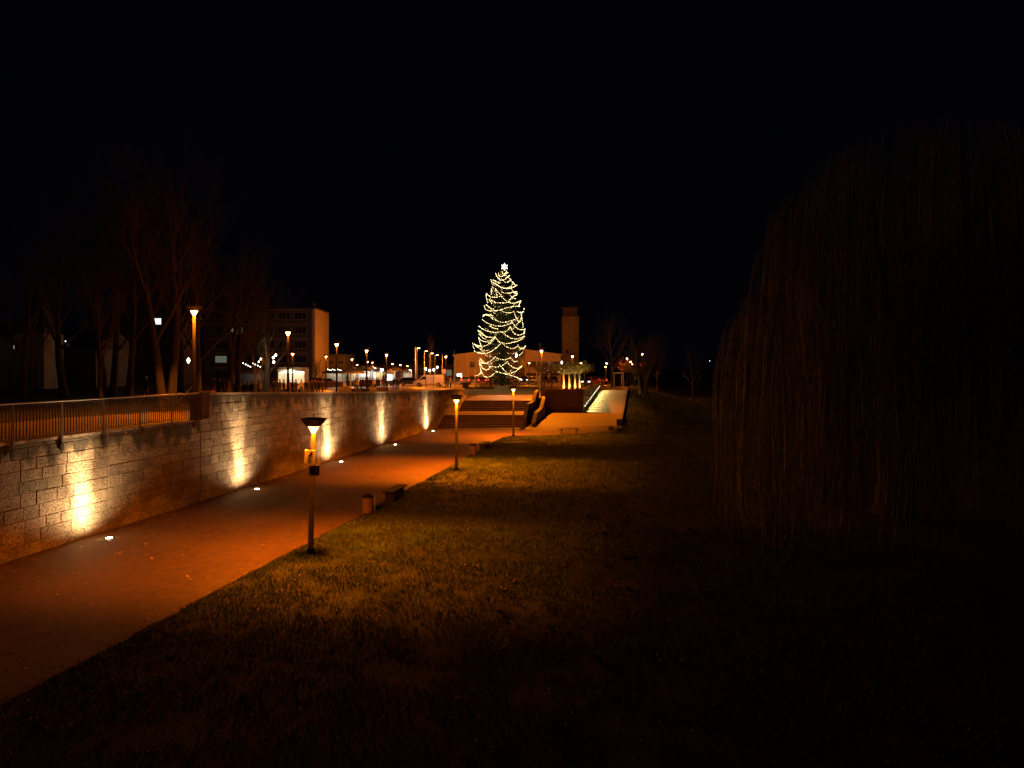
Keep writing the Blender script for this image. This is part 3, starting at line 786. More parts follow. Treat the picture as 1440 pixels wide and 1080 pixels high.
# apartment block
AY = 150.0
ax0 = X(442, AY); atop = Zp(434.5, AY)
ab = root('apartment_block', 'five storey flat roofed block with an orange lit blank end wall, behind the food booth', 'building', (ax0, AY, 2.15), R(2))
H = atop-2.15
q = MB(); q.box((-11.5, 6.5, H/2), (23, 13, H)); q.build('wall', 'render_grey', ab)
q = MB(); q.box((.09, 6.5, H/2+.05), (.17, 13.0, H+.1)); q.build('end_wall', 'render_white', ab)
q = MB(); q.box((-.2, -.1, H/2), (.55, .2, H)); q.build('corner_pier', 'render_white', ab)
q = MB(); q.box((-11.5, 6.5, H+.2), (23.4, 13.4, .3)); q.box((-.7, 1.5, H+.8), (.9, .9, 1.2)); q.build('roof', 'roof_dark', ab)
for fl_ in range(5):
    z = 1.9+fl_*3.05
    q = MB(); q.box((-12, -.08, z+1.25), (21.6, .16, .28)); q.build('floor_band', 'render_dim', ab)
    for k in range(6):
        window(ab, (-2.9-k*3.3, -.01, z), 2.5, 1.5, 'x', 'win_dim' if (fl_*7+k*3) % 11 == 0 else 'win_glass', 3)
lamp_light('facade_fill', (ax0+11, AY+3, 9), 3000, SODIUM, None, omni=1.0, down=.0)  # added light without a fixture, brightens the end wall
q = MB(); q.box((0, 0, 2.9), (3.6, 9, 5.8)); q.box((0, 0, 5.95), (4, 9.4, .25))
# low annex
an = root('annex_building', 'low dark flat roofed building right of the apartment block', 'building', (X(475, 165), 168, 2.15))
q = MB(); q.box((0, 0, 3.05), (4.6, 9, 6.1)); q.build('wall', 'render_grey', an)
q = MB(); q.box((0, 0, 6.2), (4.9, 9.3, .25)); q.build('roof', 'roof_dark', an)
for k in (-1, 1): window(an, (k*1.1, -4.5, 4.4), 1.2, 1.1, 'x')
# long dark market hall behind the stalls
mh = root('shop_row', 'long low dark building behind the market stalls with a few lit shop windows', 'building', (X(545, 190), 195, 2.15))
q = MB(); q.box((0, 0, 2), (44, 8, 4)); q.build('wall', 'render_grey', mh)
q = MB(); q.prism([(-4.3, 4.01), (4.3, 4.01), (0, 5.2)], -22.3, 22.3, 'X'); q.build('roof', 'roof_dark', mh)
rr = random.Random(3)
for k in range(12): window(mh, (-20+k*3.6, -4, 1.8), 2.2, 1.7, 'x', ['win_dim', 'win_cool', 'win_glass', 'win_lit', 'win_glass'][(k*3) % 5], 2, sill=False)
# industrial hall
HY = 160.0
hx0, hx1 = X(639, HY), X(789, HY); hw = hx1-hx0
hl = root('event_hall', 'big pale low gabled hall, lit orange, with window bands, behind the christmas tree', 'building', (hx0, HY, 2.15))
zl, zr, zp = Zp(500.7, HY)-2.15, Zp(500, HY)-2.15, Zp(490, HY)-2.15
pkx = X(718, HY)-hx0; gx0, gx1 = X(724, HY)-hx0, X(738, HY)-hx0
def hz(x): return lerp(zl, zp, x/pkx) if x < pkx else lerp(zp, zr, (x-pkx)/(hw-pkx))
q = MB(); q.prism([(0, 0), (gx0, 0), (gx0, hz(gx0)), (pkx, zp), (0, zl)], 0, 30); q.build('left_front', 'cladding', hl)
q = MB(); q.prism([(gx1, 0), (hw, 0), (hw, zr), (gx1, hz(gx1))], 0, 30); q.build('right_front', 'cladding', hl)
q = MB(); q.prism([(-.4, zl+.003), (-.4, zl+.28), (pkx, zp+.28), (hw+.4, zr+.28), (hw+.4, zr+.003), (pkx, zp+.003)], -.45, 30.4); q.build('roof', 'render_white', hl)
q = MB(); q.box(((gx0+gx1)/2, 1.2, hz(gx1)/2-.1), (gx1-gx0, .2, hz(gx1)-.4)); gl_ = q.build('glazed_bay', 'win_glass', hl)
q = MB()
for i in range(6): q.box((lerp(gx0+.05, gx1-.05, i/5), 1.05, hz(gx1)/2-.1), (.06, .08, hz(gx1)-.4))
for i in range(7): q.box(((gx0+gx1)/2, 1.02, .3+i*.95), (gx1-gx0-.1, .05, .06))
q.build('glazing_bars', 'frame', gl_)
for px in (639.6, 657): q = MB(); q.box((X(px, HY)-hx0+.1, -.08, 3), (.14, .14, 6.0)); q.build('downpipe', 'white_paint', hl)
window(hl, (X(664, HY)-hx0, -.01, Zp(512.5, HY)-2.15), 1.1, 1.3, 'x', 'win_glass', 2, 2)
window(hl, (X(646, HY)-hx0, -.01, 1.4), 1.2, 1.0, 'x', 'win_cool', 2)
for a, b in ((740, 754), (756, 771), (773, 787)):
    window(hl, (X((a+b)/2, HY)-hx0, -.01, Zp(512.2, HY)-2.15), (b-a)*.16, 1.35, 'x', 'win_glass', 4)
    window(hl, (X((a+b)/2, HY)-hx0, -.01, Zp(526.5, HY)-2.15), (b-a)*.16, .7, 'x', 'win_glass', 4, sill=False)
for x, e in ((-9, 1500), (4, 700), (9, 700)): lamp_light('hall_flood', (x, HY-9, 8.2), e, SODIUM, None, omni=.8, down=.3, rad=.4)
# tower
TY = 182.0
tx = X(802.5, TY)
tw = root('training_tower', 'tall slim pale concrete tower with a glazed lookout cabin and side balcony', 'tower', (tx, TY, 2.15))
hs = Zp(445, TY)-2.15; ht = Zp(433, TY)-2.15
q = MB(); q.box((0, 2.1, hs/2), (4.2, 4.2, hs)); q.build('shaft', 'render_dim', tw)
for s in (-.7, .75): q = MB(); q.box((s, -.02, hs/2), (.05, .06, hs-.4)); q.build('panel_joint', 'frame', tw)
q = MB(); q.box((0, 2.1, (hs+ht)/2), (3.5, 3.5, ht-hs)); cb = q.build('cabin', 'win_ambertint' if 0 else 'render_dim', tw)
M['cabin_glass'] = pm('cabin glass', (.12, .09, .07), .3, .2, 1)
for k in range(3): window(tw, (-1.15+k*1.15, .33, (hs+ht)/2), 1.1, ht-hs-.3, 'x', 'cabin_glass', 1, sill=False)
q = MB(); q.box((0, 2.1, ht+.15), (5.3, 5.3, .25)); q.box((0, 2.1, hs+.08), (4.5, 4.5, .12)); q.build('roof', 'roof_dark', tw)
for py in (457, 471, 485.5): window(tw, (X(810, TY)-tx, -.01, Zp(py, TY)-2.15), .4, .4, 'x', nx=1, sill=False)
window(tw, (X(797.8, TY)-tx, -.01, Zp(494, TY)-2.15), .8, 1.0, 'x', nx=1, sill=False)
bz = Zp(480.8, TY)-2.15
q = MB(); q.box((1.6, -.6, bz), (1.8, 1.2, .12)); q.box((3.0, 1.0, bz), (2.0, .5, .12))
for a in range(5): q.box((.75+a*.42, -1.17, bz+.5), (.04, .04, 1.0))
q.box((1.6, -1.17, bz+1.0), (1.8, .05, .05)); q.box((1.6, -1.17, bz+.5), (1.8, .03, .04)); q.build('balcony', 'iron', tw)
lamp_light('tower_flood', (tx-4, TY-12, 9), 700, SODIUM, None, omni=1, down=0)
# chapel at far left
CY = 74.0
ch = root('chapel', 'dim old chapel with a pointed turret at the left edge, behind the bare young tree', 'church', (X(41, CY), CY, 3.2))
q = MB(); q.box((0, 1.6, 2.9), (3.1, 3.2, 5.8)); q.build('turret', 'render_dim', ch)
q = MB(); q.lathe([(2.1, 5.82), (.7, 9.2), (.06, 11.6)], n=4, c=(0, 1.6, 0), rz=PI/4); q.build('spire', 'roof_dark', ch)
q = MB(); q.prism([(-9, 0), (-1.56, 0), (-1.56, 4.6), (-5, 7.0), (-9, 4.6)], .3, 4); q.build('nave', 'render_dim', ch)
q = MB(); q.prism([(-9.4, 4.4), (-5, 7.35), (-1.2, 4.7), (-1.2, 4.45), (-5, 7.03), (-9.4, 4.1)], .1, 4.3); q.build('roof', 'roof_dark', ch)
for x in (-.9, .3, 1.0): q = MB(); q.box((x, -.06, 2.6), (.18, .12, 5.2)); q.build('buttress', 'render_dim', ch)
window(ch, (X(18.5, CY)-X(41, CY), .28, Zp(488, CY)-3.2), .4, .5, 'x', em('chapel window', (.8, .9, .75), .5), 2, 2, sill=False)
window(ch, (-4.4, .28, 2.4), .7, 1.8, 'x', 'win_dim', 1, 2)
plain_light('chapel_light', (X(30, CY), CY-9, 9), 12, (.9, 1, .6))
# dark house with sloped roof, skylight and gutter
hs_ = root('dark_house', 'dark low house with a lit skylight slit, right of the chapel', 'house', (X(96, 80), 80, 3.2))
q = MB(); q.box((0, 4, 2.2), (6.2, 8, 4.4)); q.build('wall', 'render_grey', hs_)
q = MB(); q.prism([(-.5, 4.3), (8.5, 4.3), (4, 6.6)], -3.3, 3.3, 'X'); rf = q.build('roof', 'roof_dark', hs_)
q = MB(); q.box((-.5, .85, 5.08), (.7, .5, .06), rot=Matrix.Rotation(R(27), 3, 'X') @ Matrix.Rotation(R(0), 3, 'Z')); q.build('skylight', 'roof_dark', rf)
q = MB(); q.tube([(-.85, .78, 5.26), (-.42, .62, 4.96)], .03, 5); q.build('skylight_glow', 'win_cool', rf)
window(hs_, (-1.6, -.01, 2.2), 1, 1.2, 'x')
# tall dark house with a bright window seen through the twigs
th = root('tall_house', 'tall dark house whose single bright white window shines through bare branches', 'house', (X(205, 100), 100, 3))
q = MB(); q.box((0, 3, 4.75), (10, 6, 9.5)); q.build('wall', 'roof_dark', th)
q = MB(); q.prism([(-.5, 9.51), (6.5, 9.51), (3, 12)], -5.3, 5.3, 'X'); q.build('roof', 'roof_dark', th)
window(th, (X(221, 100)-X(205, 100), -.01, Zp(452, 100)-3), 1.3, .95, 'x', em('white window', (.85, .9, 1), 2.2), 5, 3)
for k in (-4, -1.2, 4.2): window(th, (k, -.01, 5), 1, 1.4, 'x')

# ============================================================ TREES
def rv(r, s=1.): return Vector((r.uniform(-s, s), r.uniform(-s, s), r.uniform(-s, s)))
def grow(mb, r, p, d, ln, rad, up, wob=.18, nseg=5, sides=5, tip=.45):
    pts, rs = [p.copy()], [rad]; dd = d.copy()
    for i in range(nseg):
        dd = (dd+rv(r, wob)+Vector((0, 0, up))).normalized()
        p = p+dd*(ln/nseg); pts.append(p.copy()); rs.append(rad*lerp(1, tip, (i+1)/nseg))
    mb.tube(pts, rs, sides, cap=False, tone=r.uniform(.75, 1.15)); return pts, rs, dd
def bare_tree(seed, h, tr, stems=1, lean=(0, 0), limbs=8, spread=.8, first=.35, dens=1.0, up=.1, lv=4):
    r = random.Random(seed); tm, cm_ = MB(), MB()
    for s in range(stems):
        a = s*2*PI/max(1, stems)+r.random(); k = (.11 if stems == 2 else .2) if stems > 1 else 0
        d = Vector((lean[0]+cos(a)*k, lean[1]+sin(a)*k, 1)).normalized()
        base = Vector((cos(a)*tr*.8*(stems > 1), sin(a)*tr*.8*(stems > 1), -.1))
        # root flare
        pts, rs = [], []; p = base.copy(); dd = d.copy(); n = 10; L_ = h*.62
        for i in range(n+1):
            t = i/n; pts.append(p.copy()); rs.append(tr*(1-.72*t)*(1+.5*math.exp(-t*22)))
            dd = (dd+rv(r, .07)+Vector((0, 0, .05))).normalized(); p = p+dd*L_/n
        tm.tube(pts, rs, 10, cap=False)
        nl = max(3, int(limbs/stems**.5))
        for i in range(nl):
            t = first+(1-first)*(i+.5*r.random())/nl; j = min(n-1, int(t*n)); f = t*n-j
            q = pts[j].lerp(pts[j+1], min(1, f)); rad = rs[j]*.55
            a2 = i*2.4+r.random(); d2 = Vector((cos(a2)*spread, sin(a2)*spread, .75+.5*t)).normalized()
            l1 = h*.36*(1.15-.45*t)*r.uniform(.8, 1.15)
            P1, R1, D1 = grow(cm_, r, q, d2, l1, rad, up, .16, 6, 5, .35)
            for b in range(int(6*dens)):
                u_ = r.uniform(.25, 1); j1 = min(5, int(u_*6)); q1 = P1[j1].lerp(P1[j1+1], u_*6-j1)
                P2, R2, D2 = grow(cm_, r, q1, (D1+rv(r, .9)+Vector((0, 0, .3))).normalized(), l1*r.uniform(.35, .6), R1[j1]*.5, up, .2, 4, 4, .35)
                if lv < 3: continue
                for c in range(int(5*dens)):
                    j2 = r.randrange(1, 5); P3, R3, D3 = grow(cm_, r, P2[j2], (D2+rv(r, .9)+Vector((0, 0, .25))).normalized(), l1*r.uniform(.18, .32), max(.008, R2[j2]*.5), up, .2, 3, 3, .4)
                    if lv < 4: continue
                    for e in range(int(4*dens)):
                        j3 = r.randrange(1, 4); grow(cm_, r, P3[j3], (D3+rv(r, .9)+Vector((0, 0, .2))).normalized(), l1*r.uniform(.08, .18), max(.006, R3[j3]*.5), up, .15, 2, 3, .5)
        grow(cm_, r, pts[-1], dd, h*.3, rs[-1], .1, .15, 6, 5, .3)
    return tm, cm_
def tree(seed, label, px, y, zbase, group=None, mat='bark', twig='twig', rz=0, **k):
    tm, cc = bare_tree(seed, **k); r = root('bare_tree', label, 'tree', (X(px, y), y, zbase), rz, group)
    tm.build('trunk', mat, r, True); cc.build('crown', twig, r, True); return r
GT = 'bare park trees above the wall'
def parkz(px, y): return HU(X(px, y), y)-.05
tree(11, 'young bare tree in front of the chapel at the left edge', 30, 44, parkz(30, 44), GT, h=10.5, tr=.2, limbs=8, lean=(.02, 0), first=.3, spread=.6)
tree(12, 'slender pale bare tree standing alone between the chapel and the leaning tree', 142, 40, parkz(142, 40), GT, h=9, tr=.13, limbs=7, lean=(-.03, 0), first=.35, spread=.5, mat='bark')
tree(13, 'large dark bare tree with two stems, left of the leaning tree', 152, 56, parkz(152, 56), GT, h=19, tr=.28, stems=2, limbs=10, spread=.6, first=.3)
tree(14, 'tall bare tree leaning right, left of the person in the park', 180, 46, parkz(180, 46), GT, h=16, tr=.24, lean=(.09, 0), limbs=9, spread=.6, first=.38)
tree(15, 'big bare tree with thick forked trunk left of the tall lamp post', 236, 41, parkz(236, 41), GT, h=16.5, tr=.25, stems=2, limbs=11, spread=.7, first=.34, dens=1.1)
tree(16, 'bare tree whose trunk stands right behind the tall lamp post', 278, 50, parkz(278, 50), GT, h=14, tr=.26, limbs=9, lean=(.03, 0), spread=.9, first=.3)
tree(17, 'bare tree with thick right leaning trunk beside the group in the park', 318, 60, parkz(318, 60), GT, h=15, tr=.3, limbs=11, lean=(.08, 0), spread=.9, first=.3, dens=1.1)
tree(18, 'dark bare tree directly right of the thick leaning trunk', 333, 64, parkz(333, 64), GT, h=14.5, tr=.3, limbs=9, lean=(.03, 0), spread=.8, first=.35)
tree(19, 'thin young bare tree between the park group and the string lights', 359, 52, parkz(359, 52), GT, h=7.5, tr=.09, limbs=7, spread=.45, first=.4, lv=3)
tree(20, 'bare tree hung with starry bulbs left of the food booth', 374, 78, parkz(374, 78), GT, h=13.5, tr=.4, limbs=9, spread=.8, first=.3)
tree(21, 'far tall bare tree rising behind the forked tree', 255, 72, parkz(255, 72), GT, h=21, tr=.4, limbs=11, spread=.7, first=.35)
tree(22, 'faint tall bare tree above the chapel turret', 90, 62, parkz(90, 62), GT, h=18, tr=.35, limbs=10, spread=.7, first=.35)
# right hand trees
tree(30, 'many-stemmed bare tree on the bank right of the ramp', 905, 100, 1.9, h=9.0, tr=.3, stems=4, limbs=12, spread=1.0, first=.2, dens=1.1, up=.06)
tree(31, 'tall faint bare tree left of the shelter at the ramp head', 862, 118, 2.1, h=14, tr=.28, limbs=9, spread=.7, first=.3)
tree(32, 'bare tree standing beyond the many-stemmed tree above the river path', 925, 130, 1.2, h=12, tr=.3, limbs=9, spread=.9, first=.2)
tree(33, 'thin bare tree by the riverside path in the dark', 975, 112, .0, h=11, tr=.2, limbs=8, spread=.7, first=.25, lv=3)
tree(34, 'leafless reddish tree behind the food booth lit orange', 443, 120, 2.15, h=5.2, tr=.14, limbs=10, spread=1.1, first=.2, dens=1.1)
tree(35, 'thin tall poplar-like bare tree behind the masts', 605, 150, 2.15, h=11, tr=.16, limbs=8, spread=.25, first=.15, up=.25, lv=3)

def leafclump(mb, r, c, rad, n, s, flat=1.):
    for _ in range(n):
        p = Vector(c)+Vector((r.gauss(0, 1), r.gauss(0, 1), r.gauss(0, .8)*flat))*rad*.5
        a, b = rv(r).normalized()*s, rv(r).normalized()*s*.6
        mb.add([p-a, p+b, p+a, p-b], [(0, 1, 2, 3)], r.uniform(.55, 1.35))
# pollarded trees lit from below
for k, px in enumerate((792.6, 800.4, 808.4, 814.8)):
    y = 89.0+k*1.2; r0 = random.Random(70+k)
    t = root('pollard_tree', ['leftmost pale trunked pollard tree lit from below, with the widest crown', 'second pollard tree from the left behind the dark wall', 'third pollard tree from the left behind the dark wall', 'rightmost pollard tree of the lit row behind the dark wall'][k],
             'tree', (X(px, y), y, 2.1), 0, 'pollard trees lit from below')
    q = MB(); hh = 2.5; q.tube([(0, 0, 0), (.03, 0, hh*.5), (0, .02, hh)], [.17, .12, .13], 9); q.build('trunk', 'pale_bark', t, True)
    q = MB(); lf = MB()
    for i in range(7):
        a = i*.9; P, Rr, D = grow(q, r0, Vector((0, 0, hh)), Vector((cos(a), sin(a), .55)).normalized(), 1.0, .07, .02, .2, 3, 5, .5)
        for j in range(7):
            P2, _, _ = grow(q, r0, P[r0.randrange(1, 4)], (D+rv(r0, .8)+Vector((0, 0, .5))).normalized(), r0.uniform(.7, 1.3), .02, .03, .2, 3, 3, .5)
            for c in P2[1:]: leafclump(lf, r0, c, .42, 6, .06)
    cr = q.build('crown', 'twig', t, True); lf.build('leaves', 'leaf_green', cr)
    spot('tree_uplight', (X(px, y)+.1, y-1.1, 2.25), (X(px, y), y, 4.8), 650, (1, .66, .15), R(84), .8, None, .05)
for k, px in enumerate((765, 776, 823)):
    y = 96+k*2; r0 = random.Random(170+k)
    t = root('pollard_tree', ['dim clipped tree in front of the right end of the hall', 'dim clipped tree just left of the lit pollard row', 'dim clipped tree just right of the lit pollard row'][k], 'tree', (X(px, y), y, 2.1), 0)
    q = MB(); hh = 2.4; q.tube([(0, 0, 0), (0, 0, hh)], [.1, .08], 8); q.build('trunk', 'bark', t, True)
    q = MB(); lf = MB()
    for i in range(7):
        a = i*.9; P, Rr, D = grow(q, r0, Vector((0, 0, hh)), Vector((cos(a), sin(a), .55)).normalized(), 1.0, .05, .02, .2, 3, 5, .5)
        for j in range(6):
            P2, _, _ = grow(q, r0, P[r0.randrange(1, 4)], (D+rv(r0, .8)+Vector((0, 0, .4))).normalized(), r0.uniform(.6, 1.2), .02, .03, .2, 3, 3, .5)
            for c in P2[1:]: leafclump(lf, r0, c, .35, 5, .07)
    cr = q.build('crown', 'twig', t, True); lf.build('leaves', 'leaf_green', cr)
# orange leafed tree over the shelter
r0 = random.Random(9); y = 128
t = root('autumn_tree', 'tree with glowing orange autumn leaves arching over the shelter at the ramp head', 'tree', (X(893, y), y, 2.1))
q = MB(); q.tube([(0, 0, 0), (.05, 0, 1.4), (-.1, 0, 2.6)], [.2, .16, .12], 8); q.build('trunk', 'bark', t, True)
q = MB(); lf = MB()
for i in range(13):
    a = i*2.4; P, _, D = grow(q, r0, Vector((-.1, 0, 2.2+.05*i)), Vector((cos(a)*1.3, sin(a), .5)).normalized(), r0.uniform(2, 3.4), .07, -.01, .2, 5, 4, .4)
    for j in range(6):
        P2, _, _ = grow(q, r0, P[r0.randrange(2, 6)], (D+rv(r0, .9)).normalized(), r0.uniform(.7, 1.4), .02, .0, .2, 3, 3, .5)
        for c in P2[1:]: leafclump(lf, r0, c, .45, 6, .1)
cr = q.build('crown', 'twig', t, True); lf.build('leaves', 'leaf_orange', cr)
# shelter at ramp head
y = 118; sh = root('shelter', 'small white framed open shelter at the head of the ramp', 'shelter', (X(869, y), y, 2.15))
for sx in (-.75, .75):
    for sy in (-.8, .8): q = MB(); q.box((sx, sy, 1.15), (.12, .12, 2.3)); q.build('post', 'white_paint', sh)
q = MB(); q.box((0, 0, 2.36), (1.75, 1.95, .12)); q.build('roof', 'white_paint', sh)
q = MB(); q.box((0, .8, 1.1), (1.36, .05, 2.0)); q.build('back_panel', 'win_glass', sh)
# stakes
for px, y, d, lb in ((262, 46, .6, 'pale slanting support stake right of the forked trunks'), (190, 47, -.6, 'dark slanting stake right of the leaning tree')):
    q = MB(); q.tube([(-d, 0, 0), (d, 0, 1.35)], .045, 7); o = q.build('support_stake', 'pale_bark' if px > 200 else 'bark', None, loc=(X(px, y), y, parkz(px, y)+.1)); tag(o, lb, 'stake')

# ============================================================ CHRISTMAS TREE
TY_ = 104.0; tcx = X(706, TY_); tz = 2.15
xm = root('christmas_tree', 'tall lit christmas tree wrapped in swags of warm fairy lights with a star on top', 'christmas tree', (tcx, TY_, tz))
def zx(py): return Zp(360+py/6.0, TY_)-tz
def xr(px): return X(650+px/6.0, TY_)-tcx
prof = [(zx(1050), 2.9), (zx(1000), 3.3), (zx(880), 3.15), (zx(770), 3.9), (zx(640), 3.55), (zx(530), 3.2), (zx(430), 3.0), (zx(330), 2.35), (zx(230), 1.8), (zx(150), .95), (zx(100), .1)]
def rz_(z): return pw(prof, z)
rt_ = random.Random(77)
q = MB(); q.tube([(0, 0, 0), (0, 0, zx(600)), (.25, 0, zx(110))], [.3, .2, .03], 10); q.build('trunk', 'bark', xm, True)
ff = MB()
z = 1.0; top = zx(118)
while z < top:
    rr_ = rz_(z)*.93; nb = int(12+rr_*12)
    for i in range(nb):
        a = rt_.random()*2*PI; L_ = rr_*rt_.uniform(.7, 1.03); zz = z+rt_.uniform(-.25, .25)
        steps = max(3, int(L_/.22))
        for s in range(1, steps+1):
            t_ = s/steps; px_ = L_*t_; pz = zz+.25*L_*(.55*t_-.9*t_*t_)
            c = Vector((cos(a)*px_, sin(a)*px_, pz)); wd = .34*(1-t_*.55)
            for w_ in range(4):
                dd = Vector((cos(a), sin(a), 0))*rt_.uniform(.3, 1)+Vector((-sin(a), cos(a), 0))*rt_.uniform(-1, 1)+Vector((0, 0, rt_.uniform(-.5, .3)))
                dd = dd.normalized()*wd*rt_.uniform(.6, 1.1); sd = dd.cross(Vector((rt_.uniform(-.5, .5), rt_.uniform(-.5, .5), 1))).normalized()*.035
                ff.add([c-sd, c+sd, c+dd], [(0, 1, 2)], rt_.uniform(.5, 1.5))
    z += .3
ff.build('foliage', 'needles', xm)
arcs = [((305,150),(330,185),(385,140)),((295,180),(340,215),(400,165)),((330,200),(375,235),(410,200)),((340,140),(352,170),(378,118)),
((262,210),(300,232),(330,240)),((265,235),(370,285),(465,245)),((385,180),(430,235),(465,245)),((280,232),(340,285),(410,270)),
((250,285),(248,310),(250,335)),((285,290),(293,330),(298,350)),((205,320),(260,360),(325,352)),((205,320),(210,370),(225,410)),((230,380),(320,410),(400,400)),
((285,290),(350,372),(410,410)),((340,320),(395,325),(465,300)),((410,270),(440,320),(470,310)),((400,380),(435,350),(465,330)),((400,330),(420,360),(450,372)),
((495,378),(480,420),(470,440)),((410,410),(460,402),(495,378)),((325,470),(400,445),(485,432)),((190,430),(230,472),(330,470)),((205,420),(240,450),(275,465)),
((330,470),(380,492),(435,480)),((520,445),(505,480),(455,478)),((435,480),(480,565),(500,490)),((495,490),(505,550),(512,605)),
((175,520),(215,505),(265,550)),((250,505),(330,570),(450,540)),((175,545),(300,603),(420,570)),((420,565),(470,622),(530,620)),((185,505),(240,510),(270,520)),
((145,595),(230,645),(340,650)),((135,630),(210,688),(285,688)),((340,655),(378,640),(405,610)),((405,610),(460,672),(525,650)),((345,655),(430,705),(525,680)),
((528,620),(522,650),(520,690)),((140,690),(200,728),(280,700)),((145,695),(160,750),(175,785)),((90,735),(190,765),(280,700)),((285,695),(370,745),(515,700)),
((90,735),(98,775),(112,810)),((110,805),(220,820),(335,740)),((355,755),(410,785),(470,765)),((470,755),(500,785),(530,760)),((530,765),(510,810),(480,838)),
((145,885),(210,905),(285,852)),((285,855),(350,876),(410,858)),((410,860),(435,890),(465,888)),((150,910),(200,960),(245,930)),((235,932),(285,936),(325,932)),
((380,893),(440,945),(500,930)),((330,932),(358,915),(380,892)),((318,920),(350,955),(380,985)),((500,930),(440,975),(360,990)),((115,1010),(140,1000),(165,975)),
((165,975),(215,1022),(290,975)),((290,975),(400,1003),(500,1040)),((145,885),(150,930),(165,975)),((240,600),(270,618),(305,625))]
ico = [(0, 0, 1), (1, 0, 0), (0, 1, 0), (-1, 0, 0), (0, -1, 0), (0, 0, -1)]
icf = [(0, 1, 2), (0, 2, 3), (0, 3, 4), (0, 4, 1), (5, 2, 1), (5, 3, 2), (5, 4, 3), (5, 1, 4)]
def string(pts, side, seed):
    q = MB(); w = MB(); r_ = random.Random(seed)
    (x0, y0), (x1, y1), (x2, y2) = pts
    cx_, cy_ = 2*x1-.5*(x0+x2), 2*y1-.5*(y0+y2)
    P = []
    for i in range(41):
        t_ = i/40; px_ = (1-t_)**2*x0+2*t_*(1-t_)*cx_+t_*t_*x2; py_ = (1-t_)**2*y0+2*t_*(1-t_)*cy_+t_*t_*y2
        z_ = zx(py_); xx = xr(px_)*side; rr_ = max(rz_(z_), abs(xx)+.02)
        P.append(Vector((xx, -side*math.sqrt(max(0, rr_*rr_-xx*xx)), z_)))
    L_ = 0; nxt = 0
    for a, b in zip(P, P[1:]):
        d = (b-a).length
        while nxt <= L_+d:
            c = a.lerp(b, (nxt-L_)/d)+rv(r_, .035); s_ = r_.uniform(.034, .058)
            q.add([c+Vector(v)*s_ for v in ico], icf); nxt += .23*r_.uniform(.75, 1.25)
        L_ += d
    w.tube(P[::4], .008, 3)
    wi = w.build('light_string', 'iron', xm); q.build('bulbs', 'bulb', wi)
for i, a in enumerate(arcs): string(a, 1, i)
for i in range(30):
    r_ = random.Random(900+i); py = 160+i*29; hw_ = 190*(rz_(zx(py))/3.6); a0 = r_.uniform(-.9, .3)*hw_
    string(((330+a0, py-30), (330+a0+hw_*.45, py+25), (330+a0+hw_*.9, py-28)), -1, 400+i)
q = MB(); vs = []
for k in range(12):
    a = PI/2+k*PI/6; rr_ = .52 if k % 2 == 0 else .22; vs.append((rr_*cos(a), rr_*sin(a)))
cz = zx(92); cx_ = xr(357)
q.add([(cx_+a, -.12, cz+b) for a, b in vs]+[(cx_+a, .12, cz+b) for a, b in vs]+[(cx_, -.2, cz), (cx_, .2, cz)],
      [(i, (i+1) % 12, 24) for i in range(12)]+[((i+1) % 12+12, i+12, 25) for i in range(12)]+[((i+1) % 12, i, i+12, (i+1) % 12+12) for i in range(12)])
q.build('star', 'star_light', xm)
for zz, rr_ in ((3, 4.3), (7, 4.2), (11, 3.5)): plain_light('fairy_glow', (tcx, TY_-rr_, tz+zz), 200, (1, .78, .36), 1.0)
# concrete ballast under the tree
q = MB(); q.box((0, 0, .3), (2.2, 2.2, .6)); q.build('ballast', 'concrete', xm, bevel=.03)

# ============================================================ WILLOW
r_ = random.Random(21)
wl_ = root('weeping_willow', 'huge weeping willow with long hanging withies, barely lit at the right of the lawn', 'willow', (14.2, 26.5, 0))
tm = MB(); tops = []
tm.tube([(0, 0, -.2), (.1, .1, 1.2), (-.1, 0, 3.0), (.1, .1, 4.2)], [.75, .55, .5, .48], 12)
br = MB()
